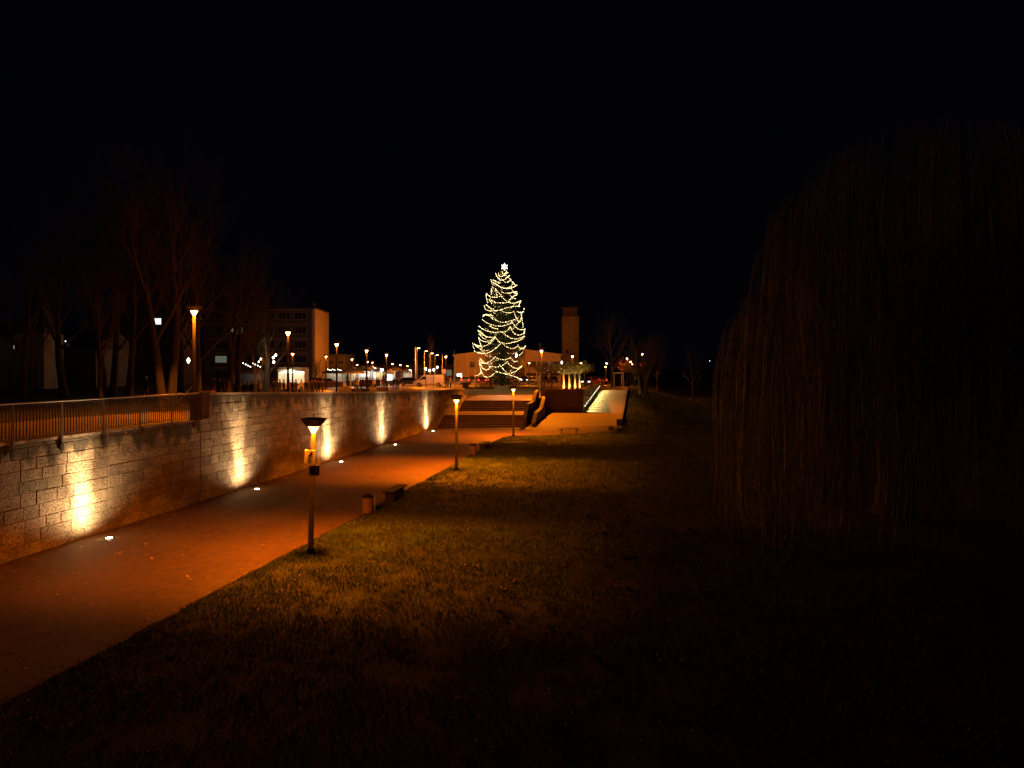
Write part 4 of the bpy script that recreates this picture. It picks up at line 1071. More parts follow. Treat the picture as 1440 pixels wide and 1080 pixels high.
# lobes: centre (local), horizontal radius, top height, hang bottom range
lobes = [((1.2, -.5, 0), 4.7, 14.1, (.3, 7.5), 1500), ((5.2, .5, 0), 5.0, 13.2, (.5, 7), 800), ((-5.7, -4.2, 0), 1.75, 7.75, (.2, 1.8), 520),
         ((-3.2, -5.0, 0), 1.7, 6.3, (.2, 1.5), 560), ((3.2, -4.0, 0), 3.0, 8.6, (.3, 3), 520), ((-3.3, -.5, 0), 1.8, 11.6, (.4, 6.5), 620), ((-.3, -3.5, 0), 2.2, 9.4, (.3, 4), 460), ((8.8, -2.5, 0), 3.0, 8.6, (.3, 3), 350)]
st_ = MB(); lf = MB()
for (cx0, cy0, _), rad, tp, (h0, h1), n in lobes:
    cx0 = Vector((cx0, cy0, 0))
    for k in range(7):
        a = k*2*PI/7+r_.random(); e = cx0+Vector((cos(a)*rad*.6, sin(a)*rad*.6, tp*.93)); s0 = Vector((.1, .1, 4.0-r_.random()*1.2)); md = s0.lerp(e, .5)+Vector((0, 0, tp*.12))
        e = e+Vector((0, 0, -.6))
        if rad > 2.5: br.tube([s0, s0.lerp(md, .5)+rv(r_, .2), md, md.lerp(e, .5)+rv(r_, .2)+Vector((0, 0, .25)), e], [.2, .13, .08, .04, .015], 6, False)
    cl = [(r_.random()*2*PI, r_.random()**.5, r_.uniform(.35, 1.7), r_.uniform(-.7, .5)) for _ in range(max(10, n//13))]
    for k in range(n):
        a0, q0, ct, cz_ = r_.choice(cl)
        a, q1 = a0+r_.gauss(0, .17), max(0, min(1.03, q0+r_.gauss(0, .11)))
        zt = tp*(1-.15*q1**3.5)+cz_*.5+.35*noise.noise(Vector((cos(a)*2, sin(a)*2, cx0.x)))*1.8
        p = cx0+Vector((cos(a)*rad*q1, sin(a)*rad*q1, zt)); bot = r_.uniform(h0, h1) if r_.random() < .75 else r_.uniform(h0, tp*.6)
        if tp > 10 and r_.random() < .35: bot = max(bot, tp*.45)
        ns = 12; L_ = max(.8, zt-bot); out = Vector((cos(a), sin(a), 0))*.38; sw = rv(r_, .15); pts = []
        for i in range(ns+1):
            t_ = i/ns; pts.append(p+out*(1-math.exp(-t_*5))+Vector((sw.x*t_+.05*sin(t_*7+a*5), sw.y*t_+.05*cos(t_*6+k), -L_*t_+.22*sin(min(1, t_*6)*PI)*1)))
        tn = r_.uniform(.6, 1.3)*ct
        ang = r_.random()*PI; sd = Vector((cos(ang), sin(ang), 0))*.006
        kk = len(st_.v)
        for i, pt in enumerate(pts): st_.v += [tuple(pt-sd), tuple(pt+sd)]
        for i in range(ns): st_.f.append((kk+2*i, kk+2*i+1, kk+2*i+3, kk+2*i+2)); st_.t.append(tn*.8)
        nl = int(L_*4.2)
        for i in range(nl):
            u_ = r_.uniform(.08, 1)*ns; j = min(ns-1, int(u_)); c = pts[j].lerp(pts[j+1], u_-j)
            d = Vector((r_.uniform(-.5, .5), r_.uniform(-.5, .5), -1)).normalized()*r_.uniform(.06, .11); s2 = Vector((r_.uniform(-1, 1), r_.uniform(-1, 1), 0)).normalized()*.010
            lf.add([c, c+d*.5+s2, c+d, c+d*.5-s2], [(0, 1, 2, 3)], tn*r_.uniform(.6, 1.5))
tm.build('trunk', 'bark', wl_, True); cr = br.build('limbs', 'bark', wl_, True)
st_.build('withies', 'willow', wl_); lf.build('leaves', 'willow', wl_)

# ============================================================ PEOPLE
def remesh(q, name, mat, parent, vox, smooth=4):
    me = bpy.data.meshes.new(name); me.from_pydata(q.v, [], q.f); me.update()
    tmp = bpy.data.objects.new(name, me); C.objects.link(tmp)
    m = tmp.modifiers.new('r', 'REMESH'); m.mode = 'VOXEL'; m.voxel_size = vox; m.use_smooth_shade = True
    s = tmp.modifiers.new('s', 'SMOOTH'); s.factor = .5; s.iterations = smooth
    dg = bpy.context.evaluated_depsgraph_get(); dg.update()
    out = bpy.data.meshes.new_from_object(tmp.evaluated_get(dg)); bpy.data.objects.remove(tmp)
    out.name = name; out.materials.clear(); out.materials.append(M[mat]); out.shade_smooth()
    o = bpy.data.objects.new(name, out); C.objects.link(o); o.parent = parent
    return o
def limb(q, pts, rs, n=10): q.tube([Vector(p) for p in pts], rs, n)
M['coat_dark'] = pm('dark coat', (.03, .028, .03), .85, .3, 8)
M['coat_brown'] = pm('brown coat', (.085, .05, .03), .85, .3, 8)
M['coat_pale'] = pm('pale coat', (.5, .42, .3), .85, .15, 8)
M['coat_red'] = pm('red coat', (.35, .03, .02), .8, .2, 8)
M['coat_grey'] = pm('grey coat', (.05, .05, .055), .85, .2, 8)
M['jeans'] = pm('dark trousers', (.035, .04, .06), .85, .2, 8)
M['pale_trousers'] = pm('pale trousers', (.38, .26, .18), .85, .15, 8)
M['hair_dark'] = pm('dark hair', (.03, .018, .01), .6, .3, 20)
M['shoe'] = pm('shoes', (.04, .035, .03), .6, .2, 8)
def hand(q, w, d, s):
    w, d = Vector(w), Vector(d).normalized(); side = Vector((0, 1, 0)); side = (side-d*side.dot(d)).normalized(); nrm = d.cross(side)
    q.tube([w, w+d*.04, w+d*.085], [.024, .036, .03], 8)
    for i in range(4):
        b = w+d*.08+side*(.026-.0175*i); ln = (.062, .072, .066, .05)[i]
        q.tube([b, b+d*ln*.5+nrm*.006*s, b+d*ln+nrm*.024*s], [.0105, .01, .008], 6)
    b = w+d*.025+side*.03; q.tube([b, b+(d+side*.9).normalized()*.035, b+(d*1.4+side*.6).normalized()*.065], [.014, .012, .009], 6)
def make_person(label, pose, coat, trous, seed=0):
    P = root('person', label, 'person')
    b = MB(); j = MB(); t = MB(); h = MB(); s = MB()
    sit = pose == 'sit'; hip = .5 if sit else .93; dx = 0
    # skeleton: facing -y
    hipc = Vector((0, 0, hip)); sh = hip+.5
    legs = []
    for sx in (-1, 1):
        st = (.06*sx, 0, 0) if pose != 'walk' else (0, -.22*sx, 0)
        h0 = Vector((.09*sx, 0, hip))
        if sit: kn = Vector((.1*sx, -.42, .5)); an = Vector((.1*sx, -.44, .08))
        else: an = Vector((.1*sx, 0, .08))+Vector(st); kn = (h0+an)/2+Vector((0, -.04-(.05 if pose == 'walk' and sx < 0 else 0), .02))
        legs.append((h0, kn, an))
        for mm, k in ((b, 1.), (t, 1.22)):
            limb(mm, [h0+Vector((0, 0, .03)), h0.lerp(kn, .5), kn, kn.lerp(an, .35), an], [.088*k, .078*k, .057*k, .055*k, .04*k*(1.15 if k > 1 else 1)])
        limb(b, [an, an+Vector((0, -.05, -.035)), an+Vector((0, -.15, -.05))], [.04, .042, .028])
        s.tube([an+Vector((0, .06, -.035)), an+Vector((0, -.03, -.03)), an+Vector((0, -.12, -.045)), an+Vector((0, -.19, -.055))], [.04, .05, .045, .025], 10)
    lean = Vector((0, -.04, 0))
    tz = [(hip-.08, .15, .1), (hip+.02, .165, .115), (hip+.2, .14, .1), (hip+.38, .165, .11), (hip+.5, .17, .095), (hip+.55, .07, .06), (hip+.6, .055, .055)]
    b.lathe([(r, z) for z, r, _ in tz], n=16, sx=1, sy=.66)
    j.lathe([(.19, hip-.14), (.195, hip), (.18, hip+.2), (.2, hip+.4), (.195, hip+.5), (.1, hip+.56), (.075, hip+.575)], n=16, sx=1, sy=.74)
    t.lathe([(.15, hip-.1), (.175, hip), (.165, hip+.1)], n=16, sy=.72)
    arms = {'stand': [((.05, .02, -.28), (.0, -.06, -.26)), ((.05, .02, -.28), (.0, -.06, -.26))],
            'pockets': [((.1, .05, -.26), (-.1, -.16, -.17)), ((.1, .05, -.26), (-.1, -.16, -.17))],
            'cup': [((.05, .0, -.27), (-.06, -.22, .12)), ((.05, .02, -.28), (0, -.05, -.26))],
            'wave': [((.16, -.06, .05), (.02, -.1, .26)), ((.05, .02, -.28), (0, -.12, -.22))],
            'walk': [((.05, -.12, -.25), (0, -.16, -.2)), ((.05, .13, -.25), (0, .02, -.26))],
            'sit': [((.06, -.1, -.26), (-.06, -.24, -.04)), ((.06, -.1, -.26), (-.06, -.24, -.04))]}[pose]
    for sx, (u_, f_) in zip((1, -1), arms):
        s0 = Vector((.175*sx, 0, hip+.47)); el = s0+Vector((u_[0]*sx, u_[1], u_[2])); w = el+Vector((f_[0]*sx, f_[1], f_[2]))
        for mm, k in ((b, 1.), (j, 1.35)):
            limb(mm, [s0-Vector((.04*sx, 0, 0)), s0.lerp(el, .5), el, el.lerp(w, .4), w-(w-el)*(.06 if k > 1 else 0)], [.055*k, .048*k, .04*k, .038*k, .027*k*1.05])
        hand(b, w-(w-el).normalized()*.02, w-el, -1)
    hc = Vector((0, -.02, hip+.73))
    b.tube([(0, 0, hip+.5), (0, -.01, hip+.62)], [.06, .055], 10)
    b.lathe([(.035, -.125), (.06, -.105), (.072, -.06), (.08, 0), (.082, .05), (.065, .1), (.03, .125)], c=hc, n=14, sy=1.15)
    b.tube([hc+Vector((0, -.085, .02)), hc+Vector((0, -.112, -.02)), hc+Vector((0, -.09, -.035))], [.012, .018, .01], 6)      # nose
    b.tube([hc+Vector((-.022, -.086, -.062)), hc+Vector((.022, -.086, -.062))], .010, 5)
    for sx in (-1, 1): b.lathe([(.012, -.03), (.02, 0), (.012, .03)], c=hc+Vector((.083*sx, .01, -.005)), n=6)
    body = remesh(b, 'body', 'skin', P, .014, 2)
    ey = MB()
    for sx in (-1, 1): ey.lathe([(.004, -.009), (.01, 0), (.004, .009)], c=hc+Vector((.03*sx, -.088, .005)), n=8)
    ey.build('eyes', 'shoe', P)
    h.lathe([(.088, .0), (.095, .04), (.09, .09), (.06, .135), (.02, .15)], c=hc+Vector((0, .022, 0)), n=14, sy=1.12)
    h.tube([hc+Vector((0, .07, .05)), hc+Vector((0, .085, -.04)), hc+Vector((0, .07, -.1 if seed % 2 else -.02))], [.07, .07, .05], 10)
    h.build('hair', 'hair_dark', P, True)
    jo = remesh(j, 'coat', coat, P, .022, 2); to = remesh(t, 'trousers', trous, P, .022, 2); s.build('shoes', 'shoe', P, True)
    if pose == 'cup':
        q = MB(); s0 = Vector((.175, 0, hip+.47)); w = s0+Vector((.05, 0, -.27))+Vector((-.06, -.3, .14)); q.lathe([(.03, -.04), (.04, .06)], c=w, n=10); q.build('cup', 'white_paint', P)
    return P
poses = ['stand', 'pockets', 'cup', 'wave', 'walk', 'sit']
protos = {}
def person(px, y, pose, coat, trous, rz, label, group=None, z=None):
    key = pose
    x = X(px, y); zz = (HU(x, y) if x < -6 else 2.15) if z is None else z
    if key not in protos: p = make_person(label, pose, coat, trous, len(protos)); protos[key] = p
    else:
        p = copy_tree(protos[key])
    for chd in p.children:
        n = chd.name.split('.')[0]
        if n in ('coat', 'trousers'):
            chd.material_slots[0].link = 'OBJECT'; chd.material_slots[0].material = M[coat if n == 'coat' else trous]
    place(p, (x, y, zz), rz, label)
    if group: p['group'] = group
    return p
person(205.5, 53, 'pockets', 'coat_dark', 'pale_trousers', .2, 'person in dark jacket and pale trousers standing alone under the park trees', z=parkz(205, 53)+.05)
GB = 'people gathered by the food booth'
def crowd(lst, grp, pre):
    for px, y, pose, coat, tr, rz, lb in lst: person(px, y, pose, coat, tr, rz, lb, grp)
crowd([
 (300, 57, 'stand', 'coat_brown', 'jeans', 1.2, 'person in brown coat at the left of the group in the park'),
 (308, 57.5, 'cup', 'coat_dark', 'jeans', 2.6, 'person in black coat raising a cup in the park group'),
 (314, 58, 'pockets', 'coat_dark', 'jeans', -2.4, 'person in black coat and black trousers in the middle of the park group'),
 (320.5, 57, 'stand', 'coat_brown', 'jeans', -1.2, 'person in brown coat at the right of the park group beside the thick trunk'),
 (343, 74, 'stand', 'coat_dark', 'jeans', 2.8, 'dark dressed person at the left edge of the crowd under the string lights'),
 (348, 75, 'pockets', 'coat_dark', 'jeans', 3.3, 'dark dressed person second from the left under the string lights'),
 (354, 73.5, 'cup', 'coat_dark', 'jeans', 2.9, 'dark dressed person holding a cup under the string lights'),
 (364.5, 72, 'pockets', 'coat_pale', 'jeans', .3, 'person in white coat under the two small string bulbs')], 'people in the park', '')
bx = [(384.5, 'stand', 'coat_dark', 'first dark figure left of the lit food booth'), (389, 'pockets', 'coat_dark', 'dark figure with hands in pockets at the left side of the booth'), (393.5, 'stand', 'coat_grey', 'grey coated figure at the left end of the booth counter'),
      (399, 'cup', 'coat_dark', 'dark figure raising a cup before the booth left of the lamp post'), (406.5, 'walk', 'coat_red', 'person in red coat walking just right of the lamp post before the booth'), (411.5, 'stand', 'coat_grey', 'grey figure silhouetted before the bright booth hatch'),
      (416, 'pockets', 'coat_grey', 'second grey figure silhouetted before the booth hatch'), (424, 'stand', 'coat_pale', 'person in pale yellow lit coat at the right end of the booth'), (430, 'cup', 'coat_dark', 'dark figure with cup just right of the booth'),
      (434.5, 'stand', 'coat_brown', 'brown coated figure right of the booth'), (438.5, 'pockets', 'coat_dark', 'dark figure leading the queue right of the booth'), (443, 'wave', 'coat_dark', 'dark figure lifting an arm right of the booth'), (448, 'stand', 'coat_dark', 'dark figure under the reddish tree'), (453, 'walk', 'coat_dark', 'dark figure walking at the foot of the apartment block')]
for i, (px, pose, coat, lb) in enumerate(bx): person(px, 86+(i*1.7) % 4, pose, coat, 'jeans', PI+((i*37) % 10-5)*.15, lb, GB)
sq = [(484.5, 97, 'sit', 'coat_pale', .9, 'seated person in pale coat on the left planter edge'), (503, 98, 'stand', 'coat_pale', -.7, 'tall pale coated person standing at the right end of the left seats'), (500, 103, 'pockets', 'coat_pale', .4, 'person in pale jacket just behind the pale coated one'),
      (507.5, 104, 'stand', 'coat_brown', 2.5, 'brown coated person first in the square crowd'), (510.5, 106, 'cup', 'coat_dark', 3.0, 'dark person with cup second in the square crowd'), (513.5, 103, 'pockets', 'coat_brown', 3.5, 'brown coated person below the upper lamp post'),
      (517, 105, 'stand', 'coat_dark', 2.2, 'dark person just right of the lamp post in the crowd'), (520, 104, 'wave', 'coat_brown', .5, 'brown coated person waving in the crowd behind the planter box'), (523.5, 102, 'stand', 'coat_brown', 0, 'brown coated person directly above the planter box'),
      (526, 101, 'pockets', 'coat_pale', -.5, 'pale jacketed person at the right of the planter box'), (529, 104, 'walk', 'coat_dark', 1.2, 'dark figure walking right of the planter box'), (532, 108, 'stand', 'coat_dark', 3.0, 'dark figure before the yellow lit tent'),
      (538, 112, 'pockets', 'coat_red', 2.9, 'person in red jacket below the blue-white floodlight'), (542, 113, 'stand', 'coat_grey', 3.3, 'grey figure just right of the floodlight stand'),
      (554.3, 107, 'pockets', 'coat_dark', .2, 'left of the two dark figures standing together on the square'), (559.2, 105, 'stand', 'coat_brown', -.3, 'right and taller of the two figures standing together on the square'),
      (633.5, 116, 'stand', 'coat_pale', 1.4, 'person in pale top and dark trousers behind the white van'), (630, 119, 'pockets', 'coat_dark', -1.0, 'dark figure half hidden behind the rear of the white van'),
      (690, 112, 'walk', 'coat_dark', 1.2, 'dark figure walking left of the christmas tree foot'), (715, 112, 'stand', 'coat_dark', 2.5, 'dark figure at the right of the christmas tree foot'), (697, 114, 'pockets', 'coat_brown', .5, 'brown coated figure close to the christmas tree foot')]
for px, y, pose, coat, rz, lb in sq: person(px, y, pose, coat, 'jeans', rz, lb, 'people on the upper square')

# ============================================================ BICYCLE beside the fence end
y = 36.5; bc = root('bicycle', 'bicycle leaning at the foot of the forked trunk above the fence', 'bicycle', (X(243, y), y, parkz(243, y)+.04), .25)
def wheel(x):
    q = MB(); n = 20; q.tube([(x+.33*cos(2*PI*i/n), 0, .34+.33*sin(2*PI*i/n)) for i in range(n+1)], .02, 5, False); w = q.build('wheel', 'rubber', bc)
    q = MB()
    for i in range(10): q.tube([(x, 0, .34), (x+.31*cos(i*PI/5), 0, .34+.31*sin(i*PI/5))], .004, 3, False)
    q.lathe([(.03, -.03), (.03, .03)], c=(x, 0, .34), n=8); q.build('spokes', 'steel', w)
wheel(-.52); wheel(.52)
q = MB()
for a, b in (((-.52, 0, .34), (-.12, 0, .32)), ((-.12, 0, .32), (.36, 0, .78)), ((-.52, 0, .34), (-.22, 0, .82)), ((-.22, 0, .82), (-.12, 0, .32)), ((-.22, 0, .82), (.36, 0, .84)), ((.36, 0, .92), (.52, 0, .34))): q.tube([a, b], .015, 6)
q.build('frame', 'coat_brown', bc)
q = MB(); q.tube([(.36, 0, .92), (.34, 0, 1.0)], .014, 6); q.tube([(.3, -.28, 1.0), (.38, 0, 1.0), (.3, .28, 1.0)], .014, 6); q.build('handlebar', 'steel', bc)
q = MB(); q.hexa([(-.36, -.08, .9), (-.1, -.02, .9), (-.1, .02, .9), (-.36, .08, .9)], [(-.36, -.07, .95), (-.1, -.015, .94), (-.1, .015, .94), (-.36, .07, .95)]); q.tube([(-.22, 0, .82), (-.23, 0, .9)], .014, 6); q.build('saddle', 'rubber', bc)
# brick block / planter boxes / seats
y = 52; q = MB(); q.box((0, 0, .38), (.95, .6, .76)); q.box((0, 0, .8), (1.05, .7, .08)); o = q.build('brick_block', pm('red brick', (.3, .1, .05), .85, .3, 8, .4), None, bevel=.01, loc=(X(290, y), y, parkz(290, y))); tag(o, 'squat reddish brick block behind the wall, left of the park group', 'brick block')
def planter(px, y, w, d, h, lb, cat='planter'):
    r = root('planter', lb, cat, (X(px, y), y, HU(X(px, y), y)+.005), .1); q = MB()
    for c, dd in (((0, -d/2+.06, h/2), (w, .12, h)), ((0, d/2-.06, h/2), (w, .12, h)), ((-w/2+.06, 0, h/2), (.12, d-.24, h)), ((w/2-.06, 0, h/2), (.12, d-.24, h))): q.box(c, dd)
    q.build('box', 'concrete', r); q = MB(); q.box((0, 0, h-.1), (w-.25, d-.25, .1)); q.build('soil', 'soil', r)
    q = MB(); r1 = random.Random(int(px))
    for i in range(int(w*30)): leafclump(q, r1, (r1.uniform(-w/2+.2, w/2-.2), r1.uniform(-d/2+.2, d/2-.2), h+.08), .3, 5, .05)
    q.build('shrub', 'leaf_green', r)
planter(524, 95, .95, .8, .62, 'small square concrete planter in front of the square crowd')
planter(485, 93, 1.6, .8, .6, 'pale concrete planter left of the curved dark seat')
def seatblock(px, y, w, lb, rz=.05):
    r = root('seat_block', lb, 'bench', (X(px, y), y, HU(X(px, y), y)+.004), rz, 'low dark stone seats on the square')
    q = MB(); q.box((0, 0, .2), (w, .5, .4)); q.build('base', 'dark_concrete', r, bevel=.02); q = MB(); q.box((0, 0, .44), (w+.06, .58, .07)); q.build('top', 'wood', r, bevel=.01)
seatblock(509, 94, 2.0, 'low dark stone seat left of the small square planter')
seatblock(499, 93.5, 1.6, 'low dark stone seat right of the pale planter', -.1)
seatblock(537, 99, 1.8, 'low dark seat right of the small square planter', .2)
for px, lb in ((547, 'left of two pale bollards beside the pair of figures'), (563, 'right of two pale bollards beside the pair of figures')):
    y = 101; q = MB(); q.lathe([(.09, 0), (.09, .85), (.07, .92), (.01, .94)], n=12); o = q.build('bollard', 'white_paint', None, True, loc=(X(px, y), y, HU(X(px, y), y))); tag(o, lb, 'bollard', 'pale bollards on the square')
# low dark strips across the square
for k in range(4):
    y = 84.5+k*3.2; q = MB(); q.box((0, 0, .06), (4.6-k*.4, .5, .14)); o = q.build('dark_strip', 'dark_concrete', None, bevel=.01, loc=(X(541+k*3, y), y, HU(X(541, y), y)+.01))
    tag(o, ['nearest low dark strip crossing the square above the wall', 'second low dark strip from the viewer on the square', 'third low dark strip from the viewer on the square', 'farthest low dark strip, in front of the pair of figures'][k], 'stone ledge', 'low dark strips on the square')

# ============================================================ CARS
def car_mesh(r, L_, Wd, prof, gh, paint, van=False):
    q = MB(); hw_ = Wd/2
    n = len(prof)
    ins = lambda z: .0 if z < .55 else (z-.55)*.12
    q.v += [(x, -(hw_-ins(z)), z) for x, z in prof]+[(x, hw_-ins(z), z) for x, z in prof]
    q.f += [tuple(range(n)), tuple(range(2*n-1, n-1, -1))]+[((i+1) % n, i, n+i, n+(i+1) % n) for i in range(n)]; q.t += [1.]*(n+2)
    bd = q.build('body', paint, r, bevel=.04)
    (x0, x1, x2, x3, z0, z1) = gh     # belt rear, belt front, roof rear, roof front
    wb, wt = hw_-.06 if not van else hw_-.04, hw_-.22 if not van else hw_-.14
    if not van:
        q = MB(); q.hexa([(x0, -wb, z0), (x1, -wb, z0), (x1, wb, z0), (x0, wb, z0)], [(x2, -wt, z1), (x3, -wt, z1), (x3, wt, z1), (x2, wt, z1)]); cabn = q.build('cabin', paint, r, bevel=.05)
    def pane(a, b, c, d, out, nm='window'):
        a, b, c, d = map(Vector, (a, b, c, d)); m = (a+b+c+d)/4; nn = (b-a).cross(d-a).normalized()*1
        q = MB(); f = [m+(p-m)*.86+nn*.012*out for p in (a, b, c, d)]; g = [p-nn*.03*out for p in f]; q.hexa(g, f); return q.build(nm, 'car_glass', r)
    if not van:
        for s in (-1, 1):
            mx = (x0+x1)/2; mt = (x2+x3)/2
            pane((x0, s*wb, z0), (mx, s*wb, z0), (mt, s*wt, z1), (x2, s*wt, z1), -s); pane((mx, s*wb, z0), (x1, s*wb, z0), (x3, s*wt, z1), (mt, s*wt, z1), -s)
        pane((x1, wb, z0), (x1, -wb, z0), (x3, -wt, z1), (x3, wt, z1), -1, 'windscreen'); pane((x0, -wb, z0), (x0, wb, z0), (x2, wt, z1), (x2, -wt, z1), -1, 'rear_window')
    return bd
def car_wheels(r, xs_, Wd, rad):
    for x in xs_:
        for s in (-1, 1):
            q = MB(); w = root('wheel', None, None); bpy.data.objects.remove(w)
            n = 20; yy = s*(Wd/2-.1)
            def ring(prof_):
                mm = MB()
                for rr_, off in prof_:
                    for j in range(n): mm.v.append((x+rr_*cos(2*PI*j/n), yy+s*off, rad+rr_*sin(2*PI*j/n)))
                for i in range(len(prof_)-1):
                    for j in range(n): a, b = i*n+j, i*n+(j+1) % n; mm.f.append((a, b, b+n, a+n)); mm.t.append(1.)
                mm.f.append(tuple(range(n))); mm.f.append(tuple((len(prof_)-1)*n+j for j in range(n))); mm.t += [1., 1.]; return mm
            ty = ring([(rad*.6, -.1), (rad*.96, -.1), (rad, -.06), (rad, .08), (rad*.95, .115), (rad*.66, .12)]).build('wheel', 'rubber', r)
            rg = ring([(rad*.64, .122), (rad*.6, .128), (rad*.2, .10), (rad*.14, .13)])
            for k in range(5):
                a = k*2*PI/5; rg.box((x+rad*.38*cos(a), yy+s*.122, rad+rad*.38*sin(a)), (rad*.5, .02, .05), rot=Matrix.Rotation(-a, 3, 'Y'))
            rg.build('rim', 'steel', ty)
def arches(L_, xs_, rad, zb, prof_top):
    """side profile: bottom with wheel arches then the top outline (front to rear)"""
    pts = []; hl_ = L_/2
    pts.append((-hl_, zb+.1))
    for x in sorted(xs_):
        rr_ = rad+.07
        for k in range(9):
            a = PI-PI*k/8; pts.append((x+rr_*cos(a), max(zb, rad+rr_*sin(a)*.98)))
    pts.append((hl_, zb+.1)); return pts+prof_top
def lights_(r, L_, Wd, zf, zr_, on=False, tail=False):
    for s in (-1, 1):
        q = MB(); q.box((L_/2-.06, s*(Wd/2-.28), zf), (.14, .36, .15)); q.build('headlight', 'win_cool' if on else 'head_glass', r, bevel=.02)
        q = MB(); q.box((-L_/2+.04, s*(Wd/2-.2), zr_), (.12, .22, .28)); q.build('taillight', 'red_light' if tail else 'coat_red', r, bevel=.02)
    q = MB(); q.box((L_/2+.02, 0, .42), (.03, .5, .11)); q.box((-L_/2-.02, 0, .55), (.03, .5, .11)); q.build('number_plate', 'white_paint', r)
    q = MB(); q.box((L_/2-.02, 0, .52), (.08, Wd*.5, .2)); q.build('grille', 'rubber', r)
paints = {}
def paint(nm, c): M[nm] = pm(nm, c, .28, .05, 1, coat=.6)
paint('white_car_paint', (.62, .6, .56)); paint('dark_car_paint', (.03, .032, .04)); paint('silver_car_paint', (.3, .3, .31)); paint('red_car_paint', (.3, .02, .015))
def hatch(label, paintname, loc, rz, on=False, tail=False, group=None):
    r = root('parked_car', label, 'car', loc, rz, group); L_, Wd = 4.2, 1.78
    prof_ = arches(L_, (-1.3, 1.3), .31, .22, [(2.1, .62), (1.95, .78), (1.05, .95), (-1.95, .98), (-2.1, .8)])
    car_mesh(r, L_, Wd, prof_, (-1.95, 1.15, -1.45, .35, .93, 1.45), paintname); car_wheels(r, (-1.3, 1.3), Wd, .31); lights_(r, L_, Wd, .7, .82, on, tail)
    q = MB()
    for s in (-1, 1): q.box((.75, s*(Wd/2+.02), .98), (.12, .16, .12))
    q.build('mirror', paintname, r, bevel=.02); return r
def van():
    y = 121.0; r = root('white_van', 'white panel van parked side-on at the edge of the square below the masts', 'van', (X(604, y), y, HU(X(604, y), y)+.01), PI-.06); L_, Wd = 5.2, 1.95
    prof_ = arches(L_, (-1.62, 1.65), .34, .24, [(2.6, .72), (2.42, .98), (1.75, 1.2), (1.0, 1.88), (.8, 1.98), (-2.4, 2.0), (-2.55, 1.85), (-2.6, .9)])
    car_mesh(r, L_, Wd, prof_, (0, 0, 0, 0, 0, 0), 'white_car_paint', True); car_wheels(r, (-1.62, 1.65), Wd, .34); lights_(r, L_, Wd, .82, 1.3)
    for s in (-1, 1):
        q = MB(); yy = s*(Wd/2-.062); poly = [(1.55, 1.22), (1.0, 1.72), (.45, 1.74), (.45, 1.2)]
        a = [(x, yy-(s*.04)+s*0-s*(z-.95)*.09, z) for x, z in poly]; b_ = [(x, yy+s*.0+s*.02-s*(z-.95)*.1, z) for x, z in poly]
        q.add(a+b_, [(3, 2, 1, 0), (4, 5, 6, 7), (0, 1, 5, 4), (1, 2, 6, 5), (2, 3, 7, 6), (3, 0, 4, 7)]); q.build('side_window', 'car_glass', r)
        q = MB(); q.box((.38, s*(Wd/2-.03), 1.1), (.02, .03, 1.3)); q.box((-.7, s*(Wd/2-.03), 1.1), (.02, .03, 1.3)); q.box((.2, s*(Wd/2-.0), 1.05), (.14, .03, .03)); q.box((-.9, s*(Wd/2-.012), 1.45), (2.6, .02, .03)); q.build('door_seam', 'rubber', r)
        q = MB(); q.box((1.25, s*(Wd/2+.08), 1.2), (.12, .2, .24)); q.build('mirror', 'rubber', r, bevel=.03)
    q = MB(); q.hexa([(1.68, -.8, 1.26), (1.68, .8, 1.26), (1.66, .8, 1.28), (1.66, -.8, 1.28)], [(1.1, -.72, 1.82), (1.1, .72, 1.82), (1.06, .72, 1.82), (1.06, -.72, 1.82)]); q.build('windscreen', 'car_glass', r)
    q = MB(); q.box((0, 0, .3), (2.3, Wd+.02, .12)); q.build('sill', 'rubber', r)
van()
GC = 'cars parked in front of the hall'
cars = [(725, 137, 'white_car_paint', -PI/2, False, 'white car facing the viewer, left of two right of the christmas tree'), (748, 138, 'white_car_paint', -PI/2, False, 'white car facing the viewer, right of two below the short lamp post'),
        (643, 146, 'dark_car_paint', -PI/2+.1, False, 'dark car at the far left of the parked row by the hall corner'), (655, 139, 'silver_car_paint', PI/2, True, 'silver car second from the left in front of the hall'), (667, 147, 'dark_car_paint', PI/2, False, 'dark car just behind the thin flag pole'),
        (678, 138, 'red_car_paint', PI/2+.05, True, 'red car seen from behind at the left foot of the christmas tree'), (691, 145, 'silver_car_paint', -PI/2, False, 'silver car half hidden behind the christmas tree foot'), (707, 140, 'dark_car_paint', -PI/2, False, 'dark car directly behind the christmas tree trunk'),
        (737, 149, 'dark_car_paint', -PI/2, True, 'dark car with headlights on between the two white cars'), (765, 146, 'dark_car_paint', PI/2, False, 'dark car right of the thin pole beside the lamp post'), (778, 148, 'dark_car_paint', PI/2, False, 'dark car at the right end of the row by the pollard trees'),
        (822, 130, 'dark_car_paint', -PI/2, True, 'dark car with a lit headlight right of the pollard trees'), (834, 134, 'red_car_paint', 0.1, False, 'red car seen side-on near the head of the ramp'), (846, 140, 'dark_car_paint', PI/2, True, 'dark car with red tail lamps at the head of the ramp'),
        (578, 127, 'dark_car_paint', .1, False, 'dark car partly hidden behind the nose of the white van'), (448, 125, 'dark_car_paint', .2, False, 'dark car parked below the apartment block'), (462, 120, 'red_car_paint', .1, True, 'red car at the foot of the annex building')]
cd = {}
for px, y, pt, rz, on, lb in cars:
    loc = (X(px, y), y, HU(X(px, y), y)+.012 if X(px, y) < -6 else 2.152); k = (pt, on)
    if k in cd: place(copy_tree(cd[k]), loc, rz, lb)
    else: cd[k] = hatch(lb, pt, loc, rz, on, on, GC)

